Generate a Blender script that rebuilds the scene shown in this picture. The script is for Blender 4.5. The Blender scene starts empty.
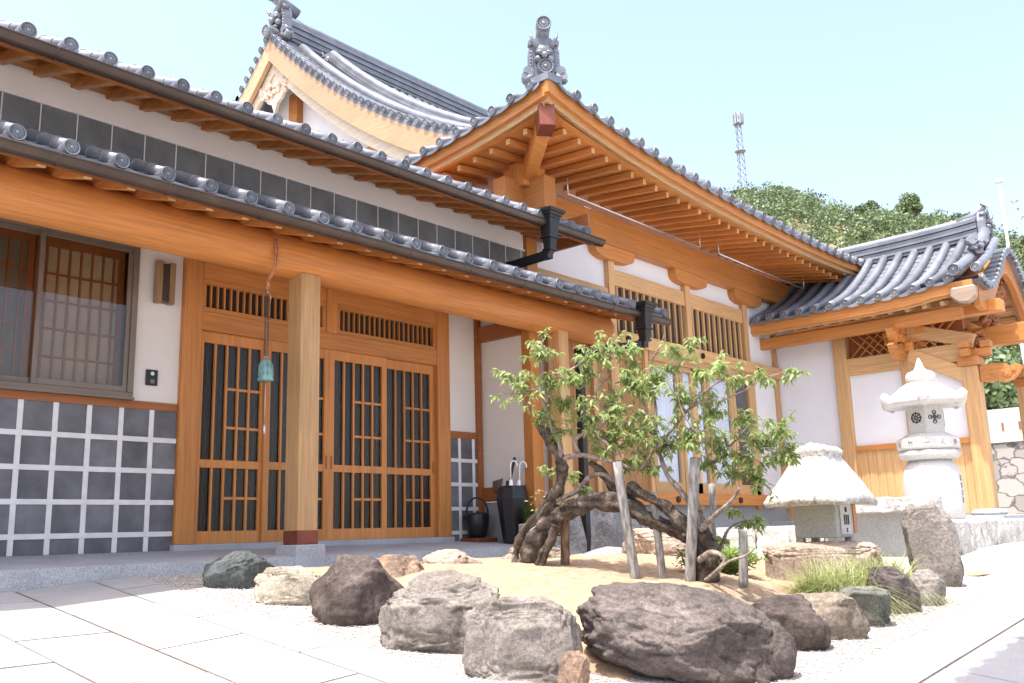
import bpy, math, random
from mathutils import Vector, Matrix, noise
PI=math.pi; R=math.radians
S=bpy.context.scene; COL=S.collection
# ------------------------------------------------------------------ camera
cam=bpy.data.cameras.new('camera'); co=bpy.data.objects.new('camera',cam); COL.objects.link(co); S.camera=co
YAW,PITCH,ROLL=0.84844979,0.200725886,-0.0282215668
fw=Vector((math.sin(YAW)*math.cos(PITCH),math.cos(YAW)*math.cos(PITCH),math.sin(PITCH)))
rt=Vector((math.cos(YAW),-math.sin(YAW),0)); up=rt.cross(fw)
r2=rt*math.cos(ROLL)+up*math.sin(ROLL); u2=-rt*math.sin(ROLL)+up*math.cos(ROLL)
co.matrix_world=Matrix(((r2.x,u2.x,-fw.x,0),(r2.y,u2.y,-fw.y,0),(r2.z,u2.z,-fw.z,0),(0,0,0,1)))
cam.sensor_width=36; cam.lens=943.0*36/1024; cam.clip_start=.05; cam.clip_end=3000
# ------------------------------------------------------------------ world, sun, exposure
SUNDIR=Vector((-.31,-.02,.95)).normalized()
w=bpy.data.worlds.new('World'); S.world=w; w.use_nodes=True
nt=w.node_tree; sky=nt.nodes.new('ShaderNodeTexSky'); sky.sky_type='NISHITA'; sky.sun_disc=False
sky.sun_elevation=math.asin(SUNDIR.z); sky.sun_rotation=math.atan2(SUNDIR.x,SUNDIR.y)
sky.air_density=1.0; sky.dust_density=4.0; sky.ozone_density=2.5
bg=nt.nodes['Background']; wb=nt.nodes.new('ShaderNodeMix'); wb.data_type='RGBA'; wb.blend_type='MULTIPLY'; wb.inputs[0].default_value=1; wb.inputs[7].default_value=(1.24,1.15,1.06,1)
nt.links.new(sky.outputs[0],wb.inputs[6]); nt.links.new(wb.outputs[2],bg.inputs[0]); bg.inputs[1].default_value=.15
sl=bpy.data.lights.new('sun','SUN'); sl.energy=2.6; sl.angle=R(.53); sl.color=(1,.98,.955)
so=bpy.data.objects.new('sun',sl); COL.objects.link(so); so.rotation_euler=(-SUNDIR).to_track_quat('-Z','Y').to_euler()
S.view_settings.view_transform='Standard'; S.view_settings.look='None'; S.view_settings.gamma=1
S.view_settings.exposure=1.6
# ------------------------------------------------------------------ materials
def mat(name,col,rough=.6,spec=.5,metal=0,noise_scale=None,var=.15,bump=0,bscale=None,stretch=(1,1,1),extra=None,col2=None):
    m=bpy.data.materials.new(name); m.use_nodes=True; t=m.node_tree; b=t.nodes['Principled BSDF']
    b.inputs['Base Color'].default_value=(*col,1); b.inputs['Roughness'].default_value=rough
    b.inputs['Metallic'].default_value=metal; b.inputs['Specular IOR Level'].default_value=spec
    if noise_scale:
        tc=t.nodes.new('ShaderNodeTexCoord'); mp=t.nodes.new('ShaderNodeMapping'); mp.inputs['Scale'].default_value=stretch
        n=t.nodes.new('ShaderNodeTexNoise'); n.inputs['Scale'].default_value=noise_scale; n.inputs['Detail'].default_value=6; n.inputs['Roughness'].default_value=.6
        t.links.new(tc.outputs['Object'],mp.inputs[0]); t.links.new(mp.outputs[0],n.inputs[0])
        cr=t.nodes.new('ShaderNodeValToRGB'); c2=col2 or tuple(c*(1-2*var) for c in col); c1=tuple(min(1,c*(1+var)) for c in col)
        cr.color_ramp.elements[0].position=.35; cr.color_ramp.elements[0].color=(*c2,1)
        cr.color_ramp.elements[1].position=.68; cr.color_ramp.elements[1].color=(*c1,1)
        t.links.new(n.outputs[0],cr.inputs[0]); t.links.new(cr.outputs[0],b.inputs['Base Color'])
        if bump:
            n2=t.nodes.new('ShaderNodeTexNoise'); n2.inputs['Scale'].default_value=bscale or noise_scale*2; n2.inputs['Detail'].default_value=8
            t.links.new(mp.outputs[0],n2.inputs[0]); bp=t.nodes.new('ShaderNodeBump'); bp.inputs['Strength'].default_value=bump; bp.inputs['Distance'].default_value=.02
            t.links.new(n2.outputs[0],bp.inputs['Height']); t.links.new(bp.outputs[0],b.inputs['Normal'])
    return m
def wood(name,col,axis,rough=.48,var=.11,scale=4.5):
    st=[9,9,9]; st['xyz'.index(axis)]=.35
    m=mat(name,col,rough,.4,0,scale,var,.12,scale*3,tuple(st))
    # broad board to board tone on top of the grain
    t=m.node_tree; b=t.nodes['Principled BSDF']; l=b.inputs['Base Color'].links[0].from_socket
    oi=t.nodes.new('ShaderNodeObjectInfo'); n=t.nodes.new('ShaderNodeTexNoise'); n.inputs['Scale'].default_value=.8
    tc=t.nodes.new('ShaderNodeTexCoord'); t.links.new(tc.outputs['Object'],n.inputs[0])
    ad=t.nodes.new('ShaderNodeMath'); ad.operation='ADD'; t.links.new(oi.outputs['Random'],ad.inputs[0]); t.links.new(n.outputs[0],ad.inputs[1])
    mr=t.nodes.new('ShaderNodeMapRange'); mr.inputs[1].default_value=.3; mr.inputs[2].default_value=1.6; mr.inputs[3].default_value=.76; mr.inputs[4].default_value=1.14
    t.links.new(ad.outputs[0],mr.inputs[0]); hs=t.nodes.new('ShaderNodeHueSaturation'); t.links.new(mr.outputs[0],hs.inputs['Value']); t.links.new(l,hs.inputs['Color'])
    t.links.new(hs.outputs[0],b.inputs['Base Color']); return m
OC=(.55,.222,.060); OL=(.58,.345,.155); OD=(.32,.11,.032)
WX=wood('cedar_along_x',OC,'x'); WY=wood('cedar_along_y',OC,'y'); WZ=wood('cedar_upright',OC,'z')
LX=wood('pale_cypress_x',OL,'x'); LY=wood('pale_cypress_y',OL,'y'); LZ=wood('pale_cypress_upright',OL,'z')
DX=wood('dark_cedar_x',OD,'x'); DZ=wood('dark_cedar_upright',OD,'z')
WEATH=wood('weathered_board',(.5,.40,.30),'x')
POLEM=mat('peeled_grey_pole',(.33,.32,.305),.8,.3,0,6,.3,.4,20,(6,6,1))
PLAS=mat('white_plaster',(.71,.675,.635),.9,.2,0,1.6,.02,.06,60)
PLASW=mat('bright_plaster',(.74,.73,.745),.9,.2,0,1.6,.02,.06,60)
TILE=mat('silver_roof_tile',(.20,.21,.235),.36,.6,.15,2.5,.14,.05,30)
def islands(m,lo,hi,useobj=False):
    t=m.node_tree; b=t.nodes['Principled BSDF']; l=b.inputs['Base Color'].links[0].from_socket
    if useobj: s=t.nodes.new('ShaderNodeObjectInfo').outputs['Random']
    else: s=t.nodes.new('ShaderNodeNewGeometry').outputs['Random Per Island']
    mr=t.nodes.new('ShaderNodeMapRange'); mr.inputs[3].default_value=lo; mr.inputs[4].default_value=hi; t.links.new(s,mr.inputs[0]); hs=t.nodes.new('ShaderNodeHueSaturation'); t.links.new(mr.outputs[0],hs.inputs['Value']); t.links.new(l,hs.inputs['Color']); t.links.new(hs.outputs[0],b.inputs['Base Color'])
islands(TILE,.78,1.15)
TILED=mat('roof_tile_face',(.19,.20,.225),.45,.5,.1,8,.2,.1,40)
islands(TILED,.75,1.2,True)
SLATE=mat('dark_slate_tile',(.15,.148,.162),.55,.4,0,3,.18,.05,30)
islands(SLATE,.84,1.14)
SLATEB=mat('blue_black_slate',(.15,.165,.18),.5,.4,0,3,.15,.03,30)
GROUT=mat('white_tile_joint',(.72,.70,.69),.85,.2,0,8,.05,.1,60)
BRONZE=mat('bronze_gutter',(.085,.062,.05),.38,.5,.5,3,.1)
BLACKM=mat('black_metal',(.022,.022,.024),.35,.5,.3,4,.1)
ALU=mat('bronze_aluminium',(.20,.155,.12),.4,.5,.4,3,.06)
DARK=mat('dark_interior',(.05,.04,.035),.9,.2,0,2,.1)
PAPER=mat('shoji_paper',(.48,.39,.28),.9,.2,0,3,.05)
CURT=mat('white_curtain',(.88,.90,.94),.85,.2,0,3,.03)
COPPER=mat('red_copper',(.22,.06,.035),.4,.5,.3,4,.15)
VERD=mat('verdigris',(.22,.40,.37),.55,.4,.2,9,.2)
CHROME=mat('pale_steel',(.6,.6,.6),.3,.5,.8,3,.05)
REDW=mat('red_brown_board',(.20,.055,.025),.5,.4,0,5,.2,.1,20,(1,6,6))
ROPE=mat('copper_rope',(.5,.22,.12),.7,.2,0,30,.2)
WHITEP=mat('white_glaze',(.75,.76,.76),.4,.5,0,3,.04)
def granite(name,c1,c2,scale=90,rough=.75,bump=.15,low=.1):
    m=mat(name,c1,rough,.3,0,scale,0,bump,scale,(1,1,1),None,c2)
    t=m.node_tree; b=t.nodes['Principled BSDF']; l=b.inputs['Base Color'].links[0].from_socket
    n=t.nodes.new('ShaderNodeTexNoise'); n.inputs['Scale'].default_value=2.2; n.inputs['Detail'].default_value=5; tc=t.nodes.new('ShaderNodeTexCoord'); t.links.new(tc.outputs['Object'],n.inputs[0])
    mr=t.nodes.new('ShaderNodeMapRange'); mr.inputs[1].default_value=.3; mr.inputs[2].default_value=.7; mr.inputs[3].default_value=1-low*1.6; mr.inputs[4].default_value=1+low*.5
    t.links.new(n.outputs[0],mr.inputs[0]); hs=t.nodes.new('ShaderNodeHueSaturation'); t.links.new(mr.outputs[0],hs.inputs['Value']); t.links.new(l,hs.inputs['Color']); t.links.new(hs.outputs[0],b.inputs['Base Color']); return m
GRAN=granite('grey_granite',(.55,.56,.57),(.26,.27,.29),110)
GRANP=granite('paving_granite',(.48,.48,.48),(.34,.34,.34),120)
JOINT=mat('sandy_joint',(.11,.078,.055),.95,.1,0,30,.2)
LANT=granite('white_granite',(.68,.66,.62),(.46,.44,.41),70,.8,.3,.08)
GREYS=granite('grey_carved_granite',(.42,.42,.41),(.24,.24,.24),90)
CONC=mat('grey_render_base',(.34,.34,.34),.9,.2,0,2,.06,.1,50)
SAND=mat('tan_sand',(.42,.305,.205),.95,.1,0,14,.12,.9,70,(1,1,1),None,(.31,.22,.145))
def gravelmat():
    m=mat('pale_gravel',(.60,.55,.50),.9,.2); t=m.node_tree; b=t.nodes['Principled BSDF']
    v=t.nodes.new('ShaderNodeTexVoronoi'); v.inputs['Scale'].default_value=70; tc=t.nodes.new('ShaderNodeTexCoord'); t.links.new(tc.outputs['Object'],v.inputs['Vector'])
    cr=t.nodes.new('ShaderNodeValToRGB'); e=cr.color_ramp.elements; e[0].color=(.27,.24,.22,1); e[1].color=(.55,.51,.48,1); e[0].position=.1; e[1].position=.75
    sp=t.nodes.new('ShaderNodeSeparateColor'); t.links.new(v.outputs['Color'],sp.inputs[0]); t.links.new(sp.outputs[0],cr.inputs[0]); t.links.new(cr.outputs[0],b.inputs['Base Color'])
    bp=t.nodes.new('ShaderNodeBump'); bp.inputs['Strength'].default_value=.9; bp.inputs['Distance'].default_value=.012; bp.invert=True
    t.links.new(v.outputs['Distance'],bp.inputs['Height']); t.links.new(bp.outputs[0],b.inputs['Normal']); return m
GRAV=gravelmat()
PEB=mat('pebble_stone',(.47,.43,.40),.85,.2,0,25,.2)
def rockmat(name,c1,c2,c3=None,s=3.0,bump=.8):
    m=bpy.data.materials.new(name); m.use_nodes=True; t=m.node_tree; b=t.nodes['Principled BSDF']; b.inputs['Roughness'].default_value=.82; b.inputs['Specular IOR Level'].default_value=.25
    tc=t.nodes.new('ShaderNodeTexCoord'); n=t.nodes.new('ShaderNodeTexNoise'); n.inputs['Scale'].default_value=s; n.inputs['Detail'].default_value=10; n.inputs['Roughness'].default_value=.65; n.inputs['Distortion'].default_value=.6
    oi=t.nodes.new('ShaderNodeObjectInfo'); va=t.nodes.new('ShaderNodeVectorMath'); va.operation='ADD'
    sc=t.nodes.new('ShaderNodeMath'); sc.operation='MULTIPLY'; sc.inputs[1].default_value=37; t.links.new(oi.outputs['Random'],sc.inputs[0])
    t.links.new(tc.outputs['Object'],va.inputs[0]); t.links.new(sc.outputs[0],va.inputs[1]); t.links.new(va.outputs[0],n.inputs[0])
    cr=t.nodes.new('ShaderNodeValToRGB'); e=cr.color_ramp.elements; e[0].position=.36; e[0].color=(*c1,1); e[1].position=.62; e[1].color=(*c2,1)
    if c3: x=e.new(.74); x.color=(*c3,1)
    t.links.new(n.outputs[0],cr.inputs[0])
    n2=t.nodes.new('ShaderNodeTexNoise'); n2.inputs['Scale'].default_value=38; n2.inputs['Detail'].default_value=8; t.links.new(va.outputs[0],n2.inputs[0])
    mr=t.nodes.new('ShaderNodeMapRange'); mr.inputs[1].default_value=.3; mr.inputs[2].default_value=.7; mr.inputs[3].default_value=.72; mr.inputs[4].default_value=1.22; t.links.new(n2.outputs[0],mr.inputs[0])
    hs=t.nodes.new('ShaderNodeHueSaturation'); t.links.new(mr.outputs[0],hs.inputs['Value']); t.links.new(cr.outputs[0],hs.inputs['Color']); t.links.new(hs.outputs[0],b.inputs['Base Color'])
    vo=t.nodes.new('ShaderNodeTexVoronoi'); vo.feature='DISTANCE_TO_EDGE'; vo.inputs['Scale'].default_value=2.1
    nd=t.nodes.new('ShaderNodeTexNoise'); nd.inputs['Scale'].default_value=5; nd.inputs['Detail'].default_value=6; t.links.new(va.outputs[0],nd.inputs[0]); vm=t.nodes.new('ShaderNodeVectorMath'); vm.operation='MULTIPLY_ADD'; vm.inputs[1].default_value=(.55,.55,.55); t.links.new(nd.outputs['Color'],vm.inputs[0]); t.links.new(va.outputs[0],vm.inputs[2]); t.links.new(vm.outputs[0],vo.inputs['Vector'])
    ce=t.nodes.new('ShaderNodeMapRange'); ce.inputs[1].default_value=0; ce.inputs[2].default_value=.022; ce.inputs[3].default_value=.6; ce.inputs[4].default_value=1; t.links.new(vo.outputs['Distance'],ce.inputs[0])
    n4=t.nodes.new('ShaderNodeTexNoise'); n4.inputs['Scale'].default_value=150; n4.inputs['Detail'].default_value=2; t.links.new(va.outputs[0],n4.inputs[0]); m4=t.nodes.new('ShaderNodeMapRange'); m4.inputs[1].default_value=.35; m4.inputs[2].default_value=.7; m4.inputs[3].default_value=.8; m4.inputs[4].default_value=1.35; t.links.new(n4.outputs[0],m4.inputs[0])
    mu=t.nodes.new('ShaderNodeMath'); mu.operation='MULTIPLY'; t.links.new(mr.outputs[0],mu.inputs[0]); t.links.new(m4.outputs[0],mu.inputs[1]); mu2=t.nodes.new('ShaderNodeMath'); mu2.operation='MULTIPLY'; t.links.new(mu.outputs[0],mu2.inputs[0]); t.links.new(ce.outputs[0],mu2.inputs[1]); t.links.new(mu2.outputs[0],hs.inputs['Value'])
    n3=t.nodes.new('ShaderNodeTexNoise'); n3.inputs['Scale'].default_value=16; n3.inputs['Detail'].default_value=12; n3.inputs['Roughness'].default_value=.7; t.links.new(va.outputs[0],n3.inputs[0])
    bp=t.nodes.new('ShaderNodeBump'); bp.inputs['Strength'].default_value=bump; bp.inputs['Distance'].default_value=.03; t.links.new(n3.outputs[0],bp.inputs['Height']); t.links.new(bp.outputs[0],b.inputs['Normal']); return m
RM=dict(brown=rockmat('brown_rock',(.065,.05,.043),(.135,.108,.094),(.25,.21,.185)),grey=rockmat('grey_brown_rock',(.15,.128,.11),(.26,.232,.205),(.40,.34,.28),2.5),
 green=rockmat('green_black_rock',(.045,.05,.05),(.105,.115,.112),(.22,.23,.225),4),yellow=rockmat('pale_yellow_rock',(.26,.22,.17),(.42,.38,.29),(.52,.47,.38),4),
 orange=rockmat('orange_rock',(.15,.11,.085),(.33,.22,.15),(.5,.36,.26),3),purple=rockmat('purple_brown_rock',(.08,.066,.06),(.165,.138,.125),(.32,.285,.26),2.6,1.0),
 tan=rockmat('tan_rock',(.19,.155,.12),(.31,.26,.205),(.40,.35,.28),4),slate=rockmat('slate_rock',(.07,.072,.08),(.13,.13,.14),(.2,.2,.2),3),
 pink=rockmat('pink_buff_rock',(.27,.20,.155),(.40,.32,.26),(.48,.41,.35),3),sage=rockmat('sage_rock',(.09,.095,.075),(.17,.17,.14),(.30,.30,.27),4),
 white=rockmat('white_rough_stone',(.42,.40,.37),(.60,.58,.54),(.7,.68,.64),6))
BARK=rockmat('gnarled_bark',(.035,.026,.02),(.155,.125,.10),(.34,.30,.26),9,1.0)
def leafmat(name,c1,c2,tr=.35):
    m=bpy.data.materials.new(name); m.use_nodes=True; t=m.node_tree; b=t.nodes['Principled BSDF']; b.inputs['Roughness'].default_value=.5
    g=t.nodes.new('ShaderNodeNewGeometry'); cr=t.nodes.new('ShaderNodeValToRGB'); e=cr.color_ramp.elements; e[0].color=(*c1,1); e[1].color=(*c2,1)
    t.links.new(g.outputs['Random Per Island'],cr.inputs[0]); t.links.new(cr.outputs[0],b.inputs['Base Color'])
    tl=t.nodes.new('ShaderNodeBsdfTranslucent'); t.links.new(cr.outputs[0],tl.inputs[0]); mx=t.nodes.new('ShaderNodeMixShader'); mx.inputs[0].default_value=tr
    t.links.new(b.outputs[0],mx.inputs[1]); t.links.new(tl.outputs[0],mx.inputs[2]); t.links.new(mx.outputs[0],t.nodes['Material Output'].inputs[0]); return m
LEAF=leafmat('plum_leaf',(.20,.285,.075),(.40,.48,.20),.5); LEAFD=leafmat('shrub_leaf',(.06,.12,.02),(.15,.24,.05)); LEAFB=leafmat('bright_shrub_leaf',(.16,.27,.05),(.30,.42,.10),.4); LEAFY=leafmat('pale_leaf',(.25,.28,.09),(.42,.42,.2))
GRASSM=leafmat('sedge_blade',(.20,.26,.06),(.52,.52,.27)); DGR=leafmat('dark_grass',(.03,.06,.015),(.08,.14,.03)); FOREST=leafmat('forest_leaf',(.10,.145,.06),(.19,.25,.10),.25)  # forest greens lightened: distance haze put into the leaf colour
FORB=leafmat('deep_forest_leaf',(.065,.10,.05),(.13,.18,.08),.25); REDL=leafmat('reddish_leaf',(.2,.10,.06),(.3,.22,.1))
def glassmat(name,tint,rough=.02,fac=.0,bumpy=0):
    m=bpy.data.materials.new(name); m.use_nodes=True; t=m.node_tree; t.nodes.remove(t.nodes['Principled BSDF'])
    tr=t.nodes.new('ShaderNodeBsdfTransparent'); tr.inputs[0].default_value=(*tint,1); gl=t.nodes.new('ShaderNodeBsdfGlossy'); gl.inputs['Roughness'].default_value=rough
    lw=t.nodes.new('ShaderNodeLayerWeight'); lw.inputs[0].default_value=.5; pw=t.nodes.new('ShaderNodeMath'); pw.operation='POWER'; pw.inputs[1].default_value=3.5; t.links.new(lw.outputs['Facing'],pw.inputs[0]); fr=t.nodes.new('ShaderNodeMath'); fr.operation='MULTIPLY_ADD'; fr.inputs[1].default_value=.7; fr.inputs[2].default_value=.045; t.links.new(pw.outputs[0],fr.inputs[0]); ad=t.nodes.new('ShaderNodeMath'); ad.operation='ADD'; ad.inputs[1].default_value=fac; ad.use_clamp=True
    mx=t.nodes.new('ShaderNodeMixShader'); t.links.new(fr.outputs[0],ad.inputs[0]); t.links.new(ad.outputs[0],mx.inputs[0]); t.links.new(tr.outputs[0],mx.inputs[1]); t.links.new(gl.outputs[0],mx.inputs[2])
    if bumpy:
        n=t.nodes.new('ShaderNodeTexNoise'); n.inputs['Scale'].default_value=35; tc=t.nodes.new('ShaderNodeTexCoord'); t.links.new(tc.outputs['Object'],n.inputs[0]); bp=t.nodes.new('ShaderNodeBump'); bp.inputs['Strength'].default_value=bumpy; bp.inputs['Distance'].default_value=.01
        t.links.new(n.outputs[0],bp.inputs['Height']); t.links.new(bp.outputs[0],gl.inputs['Normal'])
    t.links.new(mx.outputs[0],t.nodes['Material Output'].inputs[0]); return m
GLASS=glassmat('window_glass',(.85,.82,.78),.02,.0); OBSC=glassmat('obscure_glass',(.50,.46,.41),.3,.0,.5); GLASSD=glassmat('hall_glass',(.93,.95,.97),.03,.0)
islands(GRANP,.86,1.06)
# ------------------------------------------------------------------ mesh helpers
LOC={}
class MB:
    def __init__(s): s.v=[]; s.f=[]; s.sm=[]
    def add(s,vs,fs,smooth=False,M=None):
        n=len(s.v); s.v+=[tuple(M@Vector(p)) if M else tuple(p) for p in vs]
        s.f+=[tuple(i+n for i in f) for f in fs]; s.sm+=[smooth]*len(fs); return s
    def box(s,x0,x1,y0,y1,z0,z1,M=None):
        x0,x1=min(x0,x1),max(x0,x1); y0,y1=min(y0,y1),max(y0,y1); z0,z1=min(z0,z1),max(z0,z1)
        return s.add([(x0,y0,z0),(x1,y0,z0),(x1,y1,z0),(x0,y1,z0),(x0,y0,z1),(x1,y0,z1),(x1,y1,z1),(x0,y1,z1)],
          [(3,2,1,0),(4,5,6,7),(0,1,5,4),(1,2,6,5),(2,3,7,6),(3,0,4,7)],False,M)
    def bar(s,a,b,wd,ht,upv=(0,0,1)):
        a=Vector(a); b=Vector(b); d=(b-a); L=d.length; d.normalize(); x=d.cross(Vector(upv)); x.normalize(); z=x.cross(d)
        M=Matrix(((x.x,d.x,z.x,a.x),(x.y,d.y,z.y,a.y),(x.z,d.z,z.z,a.z),(0,0,0,1)))
        return s.box(-wd/2,wd/2,0,L,-ht/2,ht/2,M)
    def tube(s,pts,rad,n=10,caps=True,jit=0,seed=0):
        pts=[Vector(p) for p in pts]; rad=rad if hasattr(rad,'__len__') else [rad]*len(pts); vs=[]; rg=random.Random(seed)
        pu=None
        for i,p in enumerate(pts):
            d=(pts[min(i+1,len(pts)-1)]-pts[max(i-1,0)]).normalized()
            if pu is None: pu=d.orthogonal().normalized()
            pu=(pu-d*pu.dot(d)).normalized(); q=d.cross(pu)
            for k in range(n):
                a=2*PI*k/n; rr=rad[i]*(1+(rg.uniform(-jit,jit) if jit else 0)); vs.append(p+(pu*math.cos(a)+q*math.sin(a))*rr)
        fs=[(i*n+k,i*n+(k+1)%n,(i+1)*n+(k+1)%n,(i+1)*n+k) for i in range(len(pts)-1) for k in range(n)]
        s.add(vs,fs,True)
        if caps:
            m=len(s.v)-len(vs); s.f.append(tuple(m+k for k in range(n))[::-1]); s.f.append(tuple(m+(len(pts)-1)*n+k for k in range(n))); s.sm+=[False,False]
        return s
    def lathe(s,prof,c=(0,0,0),n=24,smooth=True,M=None,fn=None):
        vs=[]
        for r,z in prof:
            for k in range(n):
                a=2*PI*k/n; rr=r*(fn(a,z) if fn else 1); vs.append((c[0]+rr*math.cos(a),c[1]+rr*math.sin(a),c[2]+z))
        fs=[(i*n+k,i*n+(k+1)%n,(i+1)*n+(k+1)%n,(i+1)*n+k) for i in range(len(prof)-1) for k in range(n)]
        fs.append(tuple(range(n))[::-1]); fs.append(tuple((len(prof)-1)*n+k for k in range(n)))
        return s.add(vs,fs,smooth,M)
    def prism(s,poly,axis,a,b,smooth=False):
        # poly in the two other axes, extruded from a to b on the given axis
        def P(p,t):
            return {'x':(t,p[0],p[1]),'y':(p[0],t,p[1]),'z':(p[0],p[1],t)}[axis]
        n=len(poly); vs=[P(p,a) for p in poly]+[P(p,b) for p in poly]
        return s.add(vs,[tuple(range(n)),tuple(range(n,2*n))[::-1]]+[(i,i+n,(i+1)%n+n,(i+1)%n) for i in range(n)],smooth)
    def sweepz(s,pts,z0,z1,th,nrm):
        # board following pts (x,y,z) from z+z0 to z+z1, thickness th towards nrm
        n=len(pts); vs=[]; nx,ny=nrm
        for p in pts:
            for (o,z) in ((0,z0),(0,z1),(th,z1),(th,z0)): vs.append((p[0]+nx*o,p[1]+ny*o,p[2]+z))
        fs=[(i*4+k,i*4+(k+1)%4,(i+1)*4+(k+1)%4,(i+1)*4+k) for i in range(n-1) for k in range(4)]+[(0,1,2,3),((n-1)*4+3,(n-1)*4+2,(n-1)*4+1,(n-1)*4)]
        return s.add(vs,fs,False)
    def build(s,name,m,parent=None,bevel=0,fix=True,label=None):
        off=LOC[parent.name] if parent else Vector((0,0,0))
        me=bpy.data.meshes.new(name); me.from_pydata([tuple(Vector(p)-off) for p in s.v],[],s.f); me.polygons.foreach_set('use_smooth',s.sm)
        me.materials.append(m); me.update()
        if fix:
            import bmesh
            b=bmesh.new(); b.from_mesh(me); bmesh.ops.recalc_face_normals(b,faces=b.faces); b.to_mesh(me); b.free()
        o=bpy.data.objects.new(name,me); COL.objects.link(o); o.parent=parent; LOC[o.name]=off
        if bevel:
            bv=o.modifiers.new('bevel','BEVEL'); bv.width=bevel; bv.segments=1; bv.limit_method='ANGLE'
        if label: o['label']=label
        return o
def tag(o,label,cat,group=None,kind=None):
    o['label']=label; o['category']=cat
    if group: o['group']=group
    if kind: o['kind']=kind
    return o
def empty(name,loc,label,cat,group=None):
    o=bpy.data.objects.new(name,None); COL.objects.link(o); o.location=loc; o.empty_display_size=.2; LOC[o.name]=Vector(loc); return tag(o,label,cat,group)
def struct(o): o['kind']='structure'; return o
def place(proto_me,name,parent,pos,rot=(0,0,0),scale=(1,1,1),m=None):
    o=bpy.data.objects.new(name,proto_me); COL.objects.link(o); o.parent=parent; o.location=Vector(pos)-(LOC[parent.name] if parent else Vector((0,0,0)))
    o.rotation_euler=rot; o.scale=scale; return o
def smooth01(t): t=max(0,min(1,t)); return t*t*(3-2*t)
# ------------------------------------------------------------------ ground
def g(x,y):
    z=-.34-.14*max(0,7.75-y)+.07*max(0,x-3)
    z=min(z,-.27)
    if y<-3: z=-.34-.14*10.75+.07*max(0,x-3)
    return z
# ground: one sheet, finer near the camera
def axis_pts():
    a=[-600,-200,-80,-40,-20,-12]; x=-8.
    while x<20: a.append(round(x,3)); x+=.35
    return a+[22,26,32,45,80,140,250,600]
AX=axis_pts(); mb=MB(); n=len(AX)
def gz(x,y):
    z=min(-.34-.14*max(0,7.75-max(y,-4))+.07*max(0,min(x,40)-3),-.27)
    if y>9 or x>13: z=min(z,-.08)
    return z-(.03 if (x>10.9 and y>3.2) else 0)+.004*noise.noise(Vector((x*2,y*2,0)))
mb.add([(x,y,gz(x,y)) for y in AX for x in AX],[(j*n+i,j*n+i+1,(j+1)*n+i+1,(j+1)*n+i) for j in range(n-1) for i in range(n-1)],True)
struct(mb.build('ground',GRAV))
# paving slabs following the slope
def slabs(rows):
    mb=MB(); rg=random.Random(4)
    for (x0,x1,y0,y1) in rows:
        dz=.014+rg.uniform(-.002,.002); e=.010
        a=[(x0+e,y0+e),(x1-e,y0+e),(x1-e,y1-e),(x0+e,y1-e)]
        # split in two along the kink is not needed: slabs are small
        top=[(x,y,g(x,y)+dz) for x,y in a]; bot=[(x,y,g(x,y)-.05) for x,y in a]
        mb.add(top+bot,[(0,1,2,3),(4,7,6,5),(0,4,5,1),(1,5,6,2),(2,6,7,3),(3,7,4,0)])
    return mb
L=[]; xs=[-2.4+.6*i for i in range(10)]+[3.6,3.97]
for i in range(len(xs)-1):
    if xs[i+1]-xs[i]<.05: continue
    y=7.75; first=True
    st=.43 if i%2==0 else 1.01
    ys=[7.75,7.75-st]
    while ys[-1]>-1.5: ys.append(ys[-1]-1.17)
    for k in range(len(ys)-1): L.append((xs[i],xs[i+1],ys[k+1],ys[k]))
tag(slabs(L).build('stone_path',GRANP),'','') ; o=bpy.data.objects['stone_path']; del o['label']; del o['category']; struct(o)
L=[]
for j,(y0,y1) in enumerate(((2.09,2.5),(1.49,2.09),(.89,1.49),(.29,.89),(-.31,.29))):
    x=3.975; st=[.35,1.15,.6,.9,.2][j]; xx=[x,x+st]
    while xx[-1]<14: xx.append(xx[-1]+1.2)
    for k in range(len(xx)-1): L.append((xx[k],xx[k+1],y0,y1))
struct(slabs(L).build('garden_path',GRANP))
def bedding(x0,x1,y0,y1,n=24):
    mb=MB(); mb.add([(x0+(x1-x0)*i/n,y0+(y1-y0)*j/n,g(x0+(x1-x0)*i/n,y0+(y1-y0)*j/n)+.006) for j in range(n+1) for i in range(n+1)],[(j*(n+1)+i,j*(n+1)+i+1,(j+1)*(n+1)+i+1,(j+1)*(n+1)+i) for j in range(n) for i in range(n)]); return mb
struct(bedding(-2.4,3.965,-1.5,7.745).build('path_bedding',JOINT)); struct(bedding(3.98,13.5,-.3,2.495).build('garden_path_bedding',JOINT))
# sand bed inside the rocks
def bedz(x,y):
    e=min(x-4.35,9.9-x,y-3.05,7.35-y); t=smooth01(e/.9)
    return min(g(x,y)-.06*(1-t)+(.025+.18*(1-smooth01((x-6.9)/1.2)))*t,-.245)+.03*noise.noise(Vector((x*1.7,y*1.7,2)))*t+.006*noise.noise(Vector((x*14,y*14,2)))
mb=MB(); NX,NY=150,120
mb.add([(4.3+5.7*i/NX,2.95+4.5*j/NY,bedz(4.3+5.7*i/NX,2.95+4.5*j/NY)) for j in range(NY+1) for i in range(NX+1)],
   [(j*(NX+1)+i,j*(NX+1)+i+1,(j+1)*(NX+1)+i+1,(j+1)*(NX+1)+i) for j in range(NY) for i in range(NX)],True)
struct(mb.build('sand_bed',SAND))
DIMP=mat('dim_shoji_paper',(.17,.15,.13),.9,.2,0,3,.05)  # darker copy of the shoji paper: the left pane's dimness put into its colour
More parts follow.
